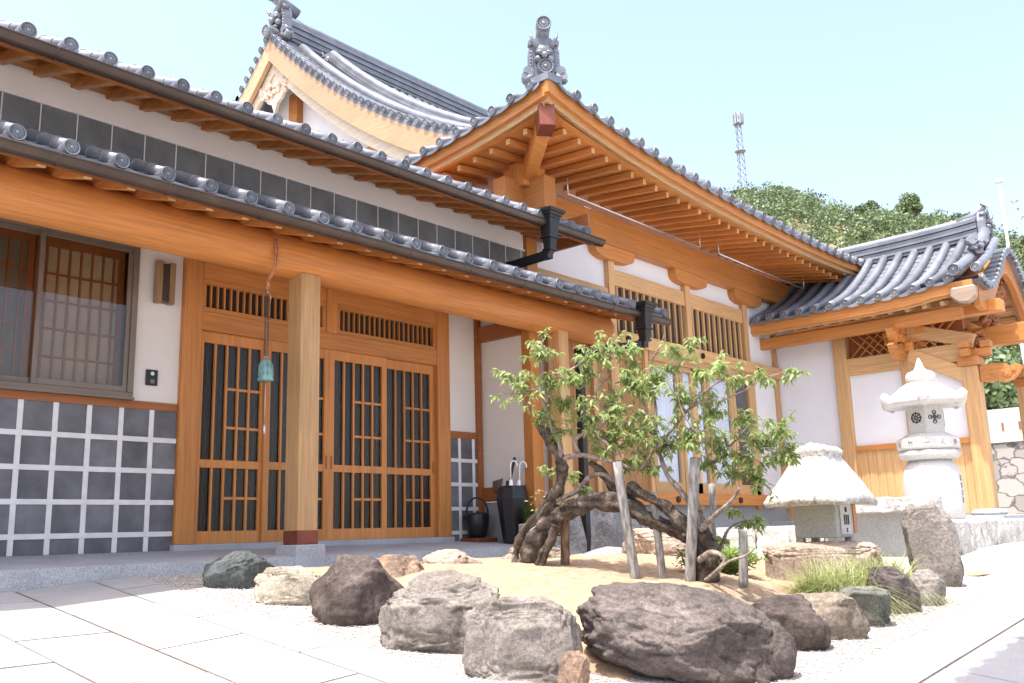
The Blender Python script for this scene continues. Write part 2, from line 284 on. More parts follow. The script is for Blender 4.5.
# ------------------------------------------------------------------ roof tile kit
def cap_mesh(name,r=.066):
    # round eave tile end facing -Y: rim, recessed disc and radiating petals
    mb=MB(); n=24
    MX=Matrix.Rotation(PI/2,4,'X')      # lathe axis z -> -y
    prof=[(r*.93,-.10),(r,-.02),(r,.018),(r*.94,.026),(r*.82,.024),(r*.78,.012),(r*.26,.012),(r*.24,.022),(r*.1,.026)]
    mb.lathe(prof,(0,0,0),n,False,MX)
    for k in range(16):
        a=2*PI*k/16; c,s_=math.cos(a),math.sin(a)
        M=MX@Matrix.Rotation(a,4,'Z'); mb.box(r*.32,r*.72,-r*.055,r*.055,.012,.021,M)
    o=mb.build(name,TILED); me=o.data; bpy.data.objects.remove(o); return me
CAP=cap_mesh('eave_cap_tile'); CAPS=cap_mesh('small_cap_tile',.062)
def roof_cols(mb,cols,pitch,r,sect=8,course=.26,sag=.035,pans=True,capr=True):
    """cols: list of functions/polylines: each a list of points up the slope (Vector) for the barrel axis, plus side vector."""
    for pts,side,Lk in cols:
        pts=[Vector(p) for p in pts]
        mb.tube([p+Vector((0,0,r*.25)) for p in pts],r,sect,True)
def sidefn(P0,A,B,prof,zoff):
    P0=Vector(P0); A=Vector(A); B=Vector(B)
    def f(u,v,dz=0):
        t=prof(v); return P0+A*u+B*v+Vector((0,0,t+zoff(u)*max(0,1-v/2.2)+dz))
    return f
def roof_side(mb,f,u0,u1,pitch,Lfn,r=.062,nv=5,course=.27,sag=.03,lip=.045,caps=None,capm=CAP,rotz=0,parent=None,u_first=None,sect=9,tails=True):
    """barrels + stepped pan tiles from u0 to u1; Lfn(u)->length up the slope (horizontal)"""
    us=[]; u=u_first if u_first is not None else u0+pitch/2
    while u<=u1+1e-6: us.append(u); u+=pitch
    for u in us:
        L=Lfn(u)
        if L<.15: L=.15
        pts=[f(u,L*k/nv,r*.35) for k in range(nv+1)]
        mb.tube(pts,r,sect,True)
        # collars at each tile joint
        k=.24
        while k<min(L,1.6) and tails:
            a=f(u,k,r*.35); b=f(u,k+.03,r*.35); mb.tube([a,b],r*1.1,sect,True); k+=.28
        if caps is not None:
            cp=f(u,0,r*.35); jr=random.Random(int(u*1000)); o=place(capm,'eave_cap_tile',caps,cp+Vector((0,0,jr.uniform(-.004,.004))),(jr.uniform(-.03,.03),jr.uniform(-.2,.2),rotz+jr.uniform(-.03,.03))); 
    edges=[us[0]-pitch]+us+[us[-1]+pitch]
    for i in range(len(edges)-1):
        a,b=edges[i],edges[i+1]
        if a<u0-1e-3-pitch*.6 or b>u1+1e-3+pitch*.6: continue
        aa=max(a,u0); bb=min(b,u1)
        if bb-aa<.02: continue
        L=max(.15,min(Lfn(aa),Lfn(bb))); v=0; first=True
        while v<L-1e-3:
            v2=min(L,v+course); row=[]
            for (vv,dz) in ((v,.018),(v2,0)):
                for k in range(6):
                    t=k/5; row.append(f(aa+(bb-aa)*t,vv,dz-.02-sag*math.sin(PI*t)))
            low=[(p.x,p.y,p.z-(lip if first else .02)) for p in row[:6]]
            mb.add(row,[(k,k+1,k+7,k+6) for k in range(5)],True)
            mb.add(low+row[:6],[(k,k+1,k+7,k+6) for k in range(5)],True)
            v=v2; first=False
    return us
def polyseg(f,u0,u1,v,n,dz): return [f(u0+(u1-u0)*k/n,v,dz) for k in range(n+1)]
def sheet(mb,f,u0,u1,nu,v0,v1,nv,dz,th=.03):
    vs=[f(u0+(u1-u0)*i/nu,v0+(v1-v0)*j/nv,dz) for j in range(nv+1) for i in range(nu+1)]
    W=nu+1; fs=[(j*W+i,j*W+i+1,(j+1)*W+i+1,(j+1)*W+i) for j in range(nv) for i in range(nu)]
    mb.add(vs,fs); mb.add([(p.x,p.y,p.z-th) for p in vs],fs)
    # front rim
    mb.add([vs[i] for i in range(W)]+[(vs[i].x,vs[i].y,vs[i].z-th) for i in range(W)],[(i,i+1,i+1+W,i+W) for i in range(nu)])
def unit_mesh(mb,name,m):
    o=mb.build(name,m); me=o.data; bpy.data.objects.remove(o); return me
# ------------------------------------------------------------------ LEFT WING (doors, porch, window)
LW=empty('temple_residence_wing',(6,9,-.07),'long low wing on the left with lattice doors, porch post and grey tiled lower wall','building')
flz=lambda y:-.165+(y-7.75)*.09/1.25           # porch floor falls slightly to its edge
mb=MB(); mb.add([(-3,7.75,flz(7.75)),(10.4,7.75,flz(7.75)),(10.4,9.3,flz(9.3)),(-3,9.3,flz(9.3)),(-3,7.75,-.6),(10.4,7.75,-.6),(10.4,9.3,-.6),(-3,9.3,-.6)],[(0,1,2,3),(0,4,5,1),(1,5,6,2),(3,2,6,7),(0,3,7,4),(4,7,6,5)])
mb.build('porch_floor',GRAN,LW)
# walls at y=9
for q in ((-3,1.62,1.40,3.3),(4.44,4.95,1.40,3.3),(1.62,4.44,3.0,3.3),(8.86,9.5,1.0,3.3)): mb=MB(); mb.box(q[0],q[1],9.0,9.16,q[2],q[3]); mb.build('plaster_wall',PLAS,LW)
mb=MB(); mb.box(-3,3.0,9.02,9.16,1.32,1.40); mb.box(-3,4.945,8.975,9.0,1.32,1.40); mb.box(8.862,9.5,8.975,9.0,1.28,1.37); mb.box(9.40,9.5,8.96,9.0,-.05,3.2)
mb.build('wall_rail',DX,LW)
def wainscot(x0,x1,z0,z1,xs,zs,y=9.0):
    w_=MB(); X_=sorted([x0]+[x for x in xs if x0<x<x1]+[x1]); Z_=sorted([z0]+[z for z in zs if z0<z<z1]+[z1]); rq=random.Random(3)
    for i in range(len(X_)-1):
        for k in range(len(Z_)-1): w_.box(X_[i],X_[i+1],y-.012-rq.uniform(0,.002),y+.1,Z_[k],Z_[k+1])
    w_.build('tile_wainscot',SLATE,LW)
    j=MB()
    for x in xs: j.box(x-.025,x+.025,y-.024,y-.012,z0,z1)
    for z in zs: j.box(x0,x1,y-.026,y-.0125,z-.025,z+.025)
    j.build('tile_joint_grid',GROUT,LW,.003)
wainscot(-3,4.945,-.075,1.32,[4.67-.315*i for i in range(24)],[1.32-.31*i-.30 for i in range(0,5)])
wainscot(8.862,9.4,-.075,1.28,[9.06,9.33],[.98,.66,.34,.03])
# upper wall band at y=8.1 : plaster and dark slate squares
mb=MB(); mb.box(-3,9.48,8.1,8.25,3.80,4.30); mb.build('upper_plaster_wall',PLAS,LW)
mb=MB(); mb.box(-3,9.48,8.085,8.25,3.2,3.80); mb.build('slate_band',SLATEB,LW)
mb=MB(); x=4.32+.318*16
while x>-3: mb.box(x-.0045,x+.0045,8.078,8.086,3.2,3.80); x-=.318
mb.box(-3,9.48,8.068,8.09,3.79,3.812); mb.build('slate_joint',GROUT,LW)
# room behind so that glass looks into something
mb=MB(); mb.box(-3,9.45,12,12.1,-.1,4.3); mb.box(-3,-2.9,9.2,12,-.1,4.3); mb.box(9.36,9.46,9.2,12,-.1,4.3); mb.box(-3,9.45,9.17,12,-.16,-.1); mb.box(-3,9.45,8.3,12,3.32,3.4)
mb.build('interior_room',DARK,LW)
mb=MB(); mb.box(4.85,4.93,9.3,12,-.1,3.3); mb.build('interior_partition',PAPER,LW)
# porch ceiling boards between wall and beam
mb=MB(); mb.box(-3,9.48,8.08,9.0,3.22,3.26); mb.build('porch_ceiling',WX,LW)
# jamb pillars
for x0,x1 in ((4.95,5.16),(8.62,8.85)):
    mb=MB(); mb.box(x0,x1,8.93,9.14,-.02 if x0<6 else -.02,3.24); mb.build('jamb_pillar',WZ,LW,.006)
mb=MB(); mb.box(4.93,8.87,8.90,9.16,-.09,-.02); mb.build('sill_stone',GRAN,LW,.006)
mb=MB(); mb.box(5.16,8.62,8.94,9.12,2.22,2.42); mb.build('lintel',WX,LW,.005)
mb=MB(); mb.box(5.16,8.62,8.95,9.12,2.80,3.22); mb.build('transom_board',WX,LW)
mb=MB(); mb.box(6.80,6.96,8.935,9.12,2.42,3.2); mb.build('short_post',WZ,LW,.005)
for (x0,x1) in ((5.16,6.80),(6.96,8.62)):
    fr=MB(); fr.box(x0,x1,8.95,9.02,2.42,2.475); fr.box(x0,x1,8.95,9.02,2.73,2.80); fr.box(x0,x0+.05,8.95,9.02,2.475,2.73); fr.box(x1-.05,x1,8.95,9.02,2.475,2.73)
    f_=fr.build('transom_frame',WX,LW,.003)
    lt=MB(); x=x0+.12
    while x<x1-.07: lt.box(x-.009,x+.009,8.97,9.0,2.475,2.73); x+=.082
    lt.build('transom_lattice',WZ,LW)
    bk=MB(); bk.box(x0,x1,9.03,9.05,2.42,2.8); bk.build('transom_backing',DARK,LW)  # near-black sheet: unlit depth behind the transom put into its colour
# four sliding lattice doors
for k,(x0,x1) in enumerate(((5.16,6.02),(5.98,6.87),(6.87,7.76),(7.72,8.62))):
    y=9.0 if k in (0,3) else 8.965
    fr=MB(); sw=.075
    fr.box(x0,x0+sw,y,y+.035,-.02,2.22); fr.box(x1-sw,x1,y,y+.035,-.02,2.22); fr.box(x0+sw,x1-sw,y,y+.035,2.10,2.22); fr.box(x0+sw,x1-sw,y,y+.035,-.02,.11); fr.box(x0+sw,x1-sw,y,y+.035,.765,.85)
    d=fr.build('sliding_door',WZ,LW,.003)
    lt=MB(); w_=(x1-x0-2*sw); nb=4
    l2=MB()
    for i in range(6): xq=x0+sw+w_*(i+.62)/6; l2.box(xq-.009,xq+.009,y+.05,y+.065,.11,2.10)
    l2.build('inner_lattice',WZ,d)
    for i in range(1,nb+1):
        xb=x0+sw+w_*i/(nb+1); lt.box(xb-.0115,xb+.0115,y+.004,y+.03,.11,2.10)
    for z in (1.2,1.62,.45):
        xa=x0+sw+w_*(.42 if k%2==0 else .40); lt.box(xa,x1-sw,y+.014,y+.026,z-.014,z+.014)
    lt.build('door_lattice',WZ,d)
    gl=MB(); gl.box(x0+sw,x1-sw,y+.0305,y+.0345,.11,2.10); gl.build('door_glass',OBSC,d)
    if k in (1,2):
        xb=x1-sw/2 if k==1 else x0+sw/2; hd=MB(); hd.box(xb-.014,xb+.014,y-.004,y+.002,.80,.95); hd.build('door_pull',DZ,d)
    if k==3: hd=MB(); hd.box(x1-sw/2-.012,x1-sw/2+.012,y-.004,y+.002,.80,.95); hd.build('door_pull',DZ,d)
# window
win=MB(); win.box(1.6,4.44,8.93,9.05,1.42,1.47); win.box(1.6,4.44,8.93,9.05,2.95,3.02); win.box(4.38,4.44,8.93,9.05,1.47,2.95); win.box(1.6,1.66,8.93,9.05,1.47,2.95)
W=win.build('sliding_window',ALU,LW,.004)
for (x0,x1,y) in ((1.66,3.53,8.985),(3.47,4.38,8.95)):
    s_=MB(); s_.box(x0,x0+.045,y,y+.03,1.47,2.95); s_.box(x1-.045,x1,y,y+.03,1.47,2.95); s_.box(x0+.045,x1-.045,y,y+.03,1.47,1.53); s_.box(x0+.045,x1-.045,y,y+.03,2.90,2.95)
    s_.build('window_sash',ALU,W,.003)
    p=MB(); p.box(x0+.045,x1-.045,y+.012,y+.017,1.53,2.90); p.build('window_pane',GLASS,W)
mb=MB(); mb.box(1.6,4.44,8.90,8.99,1.395,1.42); mb.build('window_sill',ALU,W)
for (x0,x1,y) in ((1.66,3.48,9.10),(3.50,4.38,9.13)):
    s_=MB(); s_.box(x0,x1,y,y+.03,1.42,1.50); s_.box(x0,x1,y,y+.03,2.86,3.0); s_.box(x0,x0+.05,y,y+.03,1.5,2.86); s_.box(x1-.06,x1,y,y+.03,1.5,2.86)
    nn=8 if x0>3 else 16
    for i in range(1,nn): xb=x0+(x1-x0)*i/nn; s_.box(xb-.009,xb+.009,y,y+.02,1.5,2.86)
    for i in range(1,5): zb=1.5+1.36*i/5; s_.box(x0,x1,y+.001,y+.021,zb-.009,zb+.009)
    s_.build('shoji_lattice',DZ,W)
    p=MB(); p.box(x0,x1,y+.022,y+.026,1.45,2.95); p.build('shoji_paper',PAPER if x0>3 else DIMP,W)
# porch posts with copper shoe and stone base, log beam
def post(px,py,zb,ztop,parent,base=True,s=.105,m=LZ):
    mb=MB(); mb.box(px-s,px+s,py-s,py+s,zb+.12,ztop); p=mb.build('porch_post',m,parent,.012)
    mb=MB(); e=s+.004; mb.box(px-e,px+e,py-e,py+e,zb,zb+.14); mb.build('copper_shoe',COPPER,p,.008)
    mb=MB(); a,b=s+.05,s+.056
    mb.add([(px+i*b,py+j*b,-.62) for i,j in ((-1,-1),(1,-1),(1,1),(-1,1))]+[(px+i*b,py+j*b,zb-.06) for i,j in ((-1,-1),(1,-1),(1,1),(-1,1))]+[(px+i*a,py+j*a,zb) for i,j in ((-1,-1),(1,-1),(1,1),(-1,1))],
      [(3,2,1,0)]+[(i,(i+1)%4,(i+1)%4+4,i+4) for i in range(4)]+[(i+4,(i+1)%4+4,(i+1)%4+8,i+8) for i in range(4)]+[(8,9,10,11)])
    mb.build('stone_base',GRAN,p,.008)
    return p
post(5.725,7.905,-.05,2.70,LW,True,.12); post(9.92,7.905,-.05,2.70,LW)
mb=MB(); mb.tube([(-3,7.94,2.87),(1,7.94,2.87),(5,7.94,2.872),(9,7.94,2.87),(11.0,7.94,2.865)],.225,32); mb.build('log_beam',WX,LW)
mb=MB(); mb.tube([(10.99,7.94,2.865),(11.012,7.94,2.865)],.205,32); mb.build('beam_end',LX,LW)
mb=MB(); mb.box(5.2,9.4,8.0,8.07,2.63,2.7); 
# rafters (shared mesh, each its own part)
mb=MB(); mb.bar((0,0,0),(0,1.15,.34),.07,.085); RAF=unit_mesh(mb,'eave_rafter',WY); RAF.materials.append(LY)  # end grain pale; body redder, with eave shade put into its colour
for p_ in RAF.polygons:
    if p_.center.y<.01: p_.material_index=1
x=2.75-.36*4; k=0
while x<11.15:
    place(RAF,'eave_rafter',LW,(x,7.19,2.905)); x+=.36
x=2.68-.323*4
while x<9.75:
    place(RAF,'eave_rafter',LW,(x,7.33,3.85)); x+=.323
low=sidefn((-3,7.05,3.0),(1,0,0),(0,1,0),lambda v:.43*v,lambda u:0)
upr=sidefn((-3,7.22,3.93),(1,0,0),(0,1,0),lambda v:.45*v,lambda u:0)
mb=MB(); sheet(mb,low,1,14.3,10,.08,1.05,2,-.10,.03); mb.build('lower_eave_board',WX,LW)
mb=MB(); sheet(mb,upr,1,12.95,10,.08,.88,2,-.095,.03); sheet(mb,upr,0,12.4,10,.88,4.3,2,-.095,.03); mb.build('upper_eave_board',WX,LW)
mb=MB(); mb.box(-2,11.25,7.13,7.17,2.87,2.925); mb.build('lower_fascia',DX,LW); mb=MB(); mb.box(-2,9.95,7.28,7.32,3.80,3.86); mb.build('upper_fascia',DX,LW)
mb=MB(); mb.box(-3,9.9,8.0,8.1,4.07,4.2); mb.build('wall_plate',WX,LW); mb=MB(); mb.box(9.5,10.0,7.5,8.08,4.0,4.1); mb.box(9.92,9.97,7.3,8.1,3.85,4.25); mb.build('verge_board',DX,LW)
mb=MB(); roof_side(mb,low,0,14.35,.40,lambda u:1.08,r=.06,nv=3,caps=LW,u_first=(2.5+3)-.40*12+.0); mb.build('lower_roof_tiles',TILE,LW)
mb=MB(); roof_side(mb,upr,0,12.95,.327,lambda u:4.3 if u<11.3 else .85,r=.055,nv=6,caps=LW,u_first=(2.58+3)-.327*15); mb.build('upper_roof_tiles',TILE,LW)
mb=MB(); mb.box(-3,9.4,11.4,11.7,5.55,5.85); mb.tube([(-3,11.55,5.87),(9.4,11.55,5.87)],.09,10); mb.build('roof_ridge',TILE,LW)
def gutter(x0,x1,y,z,parent,r=.065):
    mb=MB(); n=10; vs=[]
    for x in (x0,x1):
        for rr in (r,r-.006):
            for k in range(n+1):
                a=PI+PI*k/n; vs.append((x,y+rr*math.cos(a),z+rr*math.sin(a)))
    m_=n+1
    fs=[(k,k+1,2*m_+k+1,2*m_+k) for k in range(n)]+[(m_+k,m_+k+1,3*m_+k+1,3*m_+k) for k in range(n)]
    fs+=[(k,k+1,m_+k+1,m_+k) for k in range(n)]+[(2*m_+k,2*m_+k+1,3*m_+k+1,3*m_+k) for k in range(n)]+[(0,2*m_,3*m_,m_),(n,2*m_+n,3*m_+n,m_+n)]
    mb.add(vs,fs,False)
    x=x0+.4
    while x<x1:
        mb.tube([(x,y-r-.004,z),(x,y-r*.72,z-r*.74),(x,y,z-r-.006),(x,y+r*.72,z-r*.74),(x,y+r,z)],.007,5); x+=.9
    mb.tube([(x0,y-r,z),(x1,y-r,z)],.009,6)
    return mb.build('gutter',BRONZE,parent)
gutter(-3,11.4,7.06,2.925,LW,.075); gutter(-3,10.12,7.24,3.875,LW,.075)
def drain_box(cx,cy,ztop,parent,path,s=1.0):
    mb=MB()
    def fr(z0,z1,a,b):
        mb.add([(cx+i*a,cy+j*a,z0) for i,j in ((-1,-1),(1,-1),(1,1),(-1,1))]+[(cx+i*b,cy+j*b,z1) for i,j in ((-1,-1),(1,-1),(1,1),(-1,1))],
          [(3,2,1,0),(4,5,6,7)]+[(i,(i+1)%4,(i+1)%4+4,i+4) for i in range(4)])
    fr(ztop-.04*s,ztop,.15*s,.16*s); fr(ztop-.08*s,ztop-.04*s,.12*s,.135*s); fr(ztop-.12*s,ztop-.08*s,.10*s,.11*s); fr(ztop-.34*s,ztop-.12*s,.075*s,.095*s); fr(ztop-.37*s,ztop-.34*s,.09*s,.09*s); fr(ztop-.50*s,ztop-.37*s,.055*s,.07*s); fr(ztop-.53*s,ztop-.50*s,.07*s,.07*s)
    d=mb.build('drain_box',BLACKM,parent,.004)
    pp=MB()
    for i in range(len(path)-1): pp.bar(path[i],path[i+1],.095*s,.095*s,(0,0,1) if abs(Vector(path[i+1]).z-Vector(path[i]).z)<.8*(Vector(path[i+1])-Vector(path[i])).length else (0,1,0))
    for p in path[1:-1]: pp.box(p[0]-.052*s,p[0]+.052*s,p[1]-.052*s,p[1]+.052*s,p[2]-.052*s,p[2]+.052*s)
    pp.build('downpipe',BLACKM,d)
    return d
drain_box(8.95,7.2,4.02,LW,[(8.95,7.2,3.52),(8.95,7.25,3.45),(9.02,7.95,3.46),(9.02,7.98,3.3)])
drain_box(10.72,7.02,3.06,LW,[(10.72,7.02,2.56),(10.72,7.05,2.50),(10.15,7.72,2.40),(10.15,7.74,-.3)])
# ------------------------------------------------------------------ MAIN HALL FRONT (hipped eave on the right of the wing)
MH=empty('temple_hall',(13,9,-.05),'timber hall with deep hipped eave and demon tile on its near corner','building')
XW,YW=9.5,8.1
PX=[9.62,11.5,13.72,15.74,16.9]
mb=MB()
mb.box(9.7,16.95,8.15,8.3,.55,4.3); mb.build('plaster_wall',PLASW,MH)
mb=MB(); mb.box(9.52,9.62,8.2,12,.62,4.3); mb.build('side_plaster_wall',PLAS,MH)
mb=MB(); mb.box(9.53,17.0,8.12,8.3,-.6,.36); mb.box(9.53,9.7,8.3,12,-.6,.42); mb.build('foundation',CONC,MH)
mb=MB(); mb.box(9.49,9.53,8.2,8.98,.43,.62); mb.build('side_skirting',DX,MH); mb=MB(); mb.box(9.44,9.50,8.2,9.0,2.64,2.86); mb.build('side_rail',DX,MH)
mb=MB(); mb.box(9.42,9.50,8.15,9.0,3.12,3.3); mb.build('side_upper_rail',DX,MH)
for i,x in enumerate(PX):
    s=.11 if i==0 else .075
    if i==4: s=.05
    mb=MB(); mb.box(x-s,x+s,8.06 if i<4 else 8.08,8.22,.3 if i else -.1,4.32 if i<4 else 4.2); mb.build('wall_post',LZ if i else WZ,MH,.005)
# beams
mb=MB(); mb.box(9.0,17.9,7.98,8.2,4.28,4.74); mb.build('eave_beam',WX,MH,.008)
mb=MB(); mb.box(9.38,9.62,7.6,14,4.30,4.76); mb.build('side_eave_beam',WY,MH,.008)
mb=MB(); mb.box(9.28,9.72,7.86,8.24,4.66,5.02); mb.build('corner_block',WZ,MH,.01); mb=MB(); mb.box(9.2,9.8,7.78,8.32,4.05,4.27); mb.build('corner_bearing_block',WZ,MH,.01)
for x in (11.55,13.78,15.8):
    mb=MB(); L_=.52; mb.prism([(x-L_,4.28),(x+L_,4.28),(x+L_,4.19),(x+L_*.93,4.12),(x+L_*.78,4.085),(x+.25,4.06),(x-.25,4.06),(x-L_*.78,4.085),(x-L_*.93,4.12),(x-L_,4.19)],'y',8.0,8.18); mb.build('boat_bracket',WX,MH,.005)
mb=MB(); mb.box(9.7,11.42,8.08,8.2,3.45,3.62); mb.build('wall_tie',LX,MH,.004)
mb=MB(); 
for a,b in ((11.58,13.64),(13.8,15.66)): mb.box(a,b,8.085,8.2,3.70,3.95)
mb.build('upper_lintel',LX,MH,.004)
mb=MB(); mb.box(11.6,17.25,8.0,8.16,2.76,2.97); mb.build('nageshi_beam',LX,MH,.006)
for x in (11.75,13.95,16.0):
    mb=MB(); mb.tube([(x,8.0,2.86),(x,7.97,2.86)],.05,12); mb.tube([(x,7.97,2.86),(x,7.96,2.86)],.03,12); mb.build('nail_cover',BLACKM,MH)
for a,b in ((11.58,13.64),(13.8,15.66)):
    lt=MB(); x=a+.1
    while x<b: lt.box(x-.022,x+.022,8.10,8.14,2.97,3.70); x+=.185
    lt.build('wall_lattice',LZ,MH)
    bk=MB(); bk.box(a,b,8.142,8.149,2.97,3.70); bk.build('lattice_backing',DARK,MH)  # near-black sheet paints the shade in the lattice gaps
# boarded wall and glazed doors below
mb=MB()
for i in range(9): mb.box(9.9+i*.285,10.18+i*.285,8.10,8.14,.55,2.9)
mb.build('board_wall',wood('reddish_board',(.42,.20,.075),'z'),MH,.003)
for x in (10.95,11.4,12.32): mb=MB(); mb.box(x-.05,x+.05,8.05,8.10,.5,2.9); mb.build('board_batten',LZ,MH,.003)
mb=MB(); mb.box(11.4,16.4,8.0,8.2,.36,.55); mb.build('floor_sill',WX,MH,.006)
for x in (12.9,14.9): mb=MB(); mb.tube([(x,8.0,.45),(x,7.97,.45)],.05,12); mb.build('nail_cover',BLACKM,MH)
mb=MB(); mb.box(12.37,15.9,8.03,8.14,2.62,2.76); mb.build('door_head',LX,MH,.003)
for k in range(4):
    a=12.40+k*.88; b=a+.86
    fr=MB(); fr.box(a,a+.09,8.06,8.10,.55,2.62); fr.box(b-.09,b,8.06,8.10,.55,2.62); fr.box(a+.09,b-.09,8.06,8.10,2.54,2.62); fr.box(a+.09,b-.09,8.06,8.10,.55,.72)
    if k==3:
        for z in (1.05,1.5,1.95): fr.box(a+.09,b-.09,8.065,8.09,z-.02,z+.02)
    d=fr.build('glazed_door',LZ,MH,.003)
    p=MB(); p.box(a+.09,b-.09,8.102,8.106,.72,2.54); p.build('door_pane',GLASSD,d)
    if k<3:
        c=MB(); vs=[]; n_=70
        for i in range(n_+1):
            x=a+.09+(b-a-.18)*i/n_; y=8.128+.012*math.sin(i*1.25)+.004*math.sin(i*.37)
            vs+=[(x,y,.72),(x,y,2.54)]
        c.add(vs,[(2*i,2*i+2,2*i+3,2*i+1) for i in range(n_)],True); c.build('curtain',CURT,d)
    else:
        c=MB(); c.box(a+.09,b-.09,8.14,8.148,.72,2.54); c.build('dark_interior',DARK,d)  # flat near-black sheet stands in for the unlit room
# eave: fascia, rafters, soffit, tiles
ZE=4.93
zf=lambda u:.60*math.exp(-max(u,0)/2.4)
XE0,YE=8.37,6.66
XE1=18.15
def zfr(u): return zf(u)+.10*math.exp(-max(XE1-XE0-u,0)/1.2)
fr_=sidefn((XE0,YE,ZE),(1,0,0),(0,1,0),lambda v:.5*v,zfr)
lf_=sidefn((XE0,YE,ZE-.02),(0,1,0),(1,0,0),lambda v:.5*v,zf)
LEN=XE1-XE0
for f,L_,nm,nr,u_in in ((fr_,LEN,'front',(0,1),.0),(lf_,6.5,'side',(1,0),.0)):
    m1=WX if nm=='front' else WY
    n_=40
    p1=[f(L_*k/n_,.06,0) for k in range(n_+1)]; p1=[f(max(.06 if nm=='front' else .123,L_*k/n_),.06,0) for k in range(n_+1)]
    mb=MB(); mb.sweepz(p1,-.20,-.03,.06,nr); mb.build('fascia_board',m1,MH)
    p1=[f(max(.12 if nm=='front' else .183,L_*k/n_),.12,0) for k in range(n_+1)]; mb=MB(); mb.sweepz(p1,-.30,-.17,.06,nr); mb.build('lower_fascia_board',LX if nm=='front' else LY,MH)
q=fr_(.02,.02,0); mb=MB(); mb.box(q.x+.02,q.x+.3,q.y+.02,q.y+.3,q.z-.045,q.z+.05); mb.build('corner_tile',TILE,MH)
# soffit boards
mb=MB(); vs=[]; nu,nv=40,4
def rz_end(u): return 4.66+.8*zf(u)
def rz_in(u): return 4.87+.42*zf(u)
def sof(f,L_,A):
    vs=[]
    for j in range(nv+1):
        for i in range(nu+1):
            u=.15+(L_-.15)*i/nu; v=.15+1.6*j/nv
            if u<v: u2=v if i==0 else u
            P=f(u,v,0); t=j/nv; z=(rz_end(u)*(1-t)+rz_in(u)*t)+.055; vs.append((P.x,P.y,z))
    return vs,[(j*(nu+1)+i,j*(nu+1)+i+1,(j+1)*(nu+1)+i+1,(j+1)*(nu+1)+i) for j in range(nv) for i in range(nu)]
v_,f_=sof(fr_,LEN,0); mb.add(v_,f_); mb.build('soffit_board',WX,MH)
mb=MB(); v_,f_=sof(lf_,6.5,0); v_=[(a,b,c+.004) for a,b,c in v_]; mb.add(v_,f_); mb.build('side_soffit_board',WY,MH)
def endgrain(o):
    o.data.materials.append(LY); o.data.polygons[2].material_index=1
RW,RH=.065,.075
u=.62
while u<LEN-.1:
    x=XE0+u; y0=YE+.26; yin=8.12 if u>1.2 else YE+.26+max(.25,u-.35)
    mb=MB(); t=(yin-y0)/(8.12-y0); mb.bar((x,y0,rz_end(u)),(x,yin,rz_end(u)*(1-t)+rz_in(u)*t),RW,RH); endgrain(mb.build('eave_rafter',WY,MH)); u+=.30
u=.62
while u<5.2:
    y=YE+u; x0=XE0+.26; xin=9.5 if u>1.2 else XE0+.26+max(.25,u-.35)
    mb=MB(); t=(xin-x0)/(9.5-x0); mb.bar((x0,y,rz_end(u)),(xin,y,rz_end(u)*(1-t)+rz_in(u)*t),RW,RH); endgrain(mb.build('eave_rafter',WX,MH)); u+=.30
# hip beam with copper cap
mb=MB(); mb.bar((9.65,8.2,4.80),(8.58,6.90,5.06),.17,.27); hb=mb.build('hip_beam',WX,MH,.006)
mb=MB(); mb.bar((8.68,7.02,5.04),(8.51,6.81,5.08),.20,.31); mb.build('copper_cap',COPPER,hb,.006)
# front roof tiles (cut along the hip) and left roof tiles
mb=MB(); roof_side(mb,fr_,.15,LEN,.354,lambda u:min(max(u-.05,.15),LEN-u+.25,4.5),r=.066,nv=7,caps=MH,u_first=.57); mb.build('front_roof_tiles',TILE,MH)
mb=MB(); roof_side(mb,lf_,.15,6.4,.322,lambda u:min(max(u-.05,.15),4.5),r=.066,nv=7,caps=MH,rotz=-PI/2,u_first=.30); mb.build('side_roof_tiles',TILE,MH)
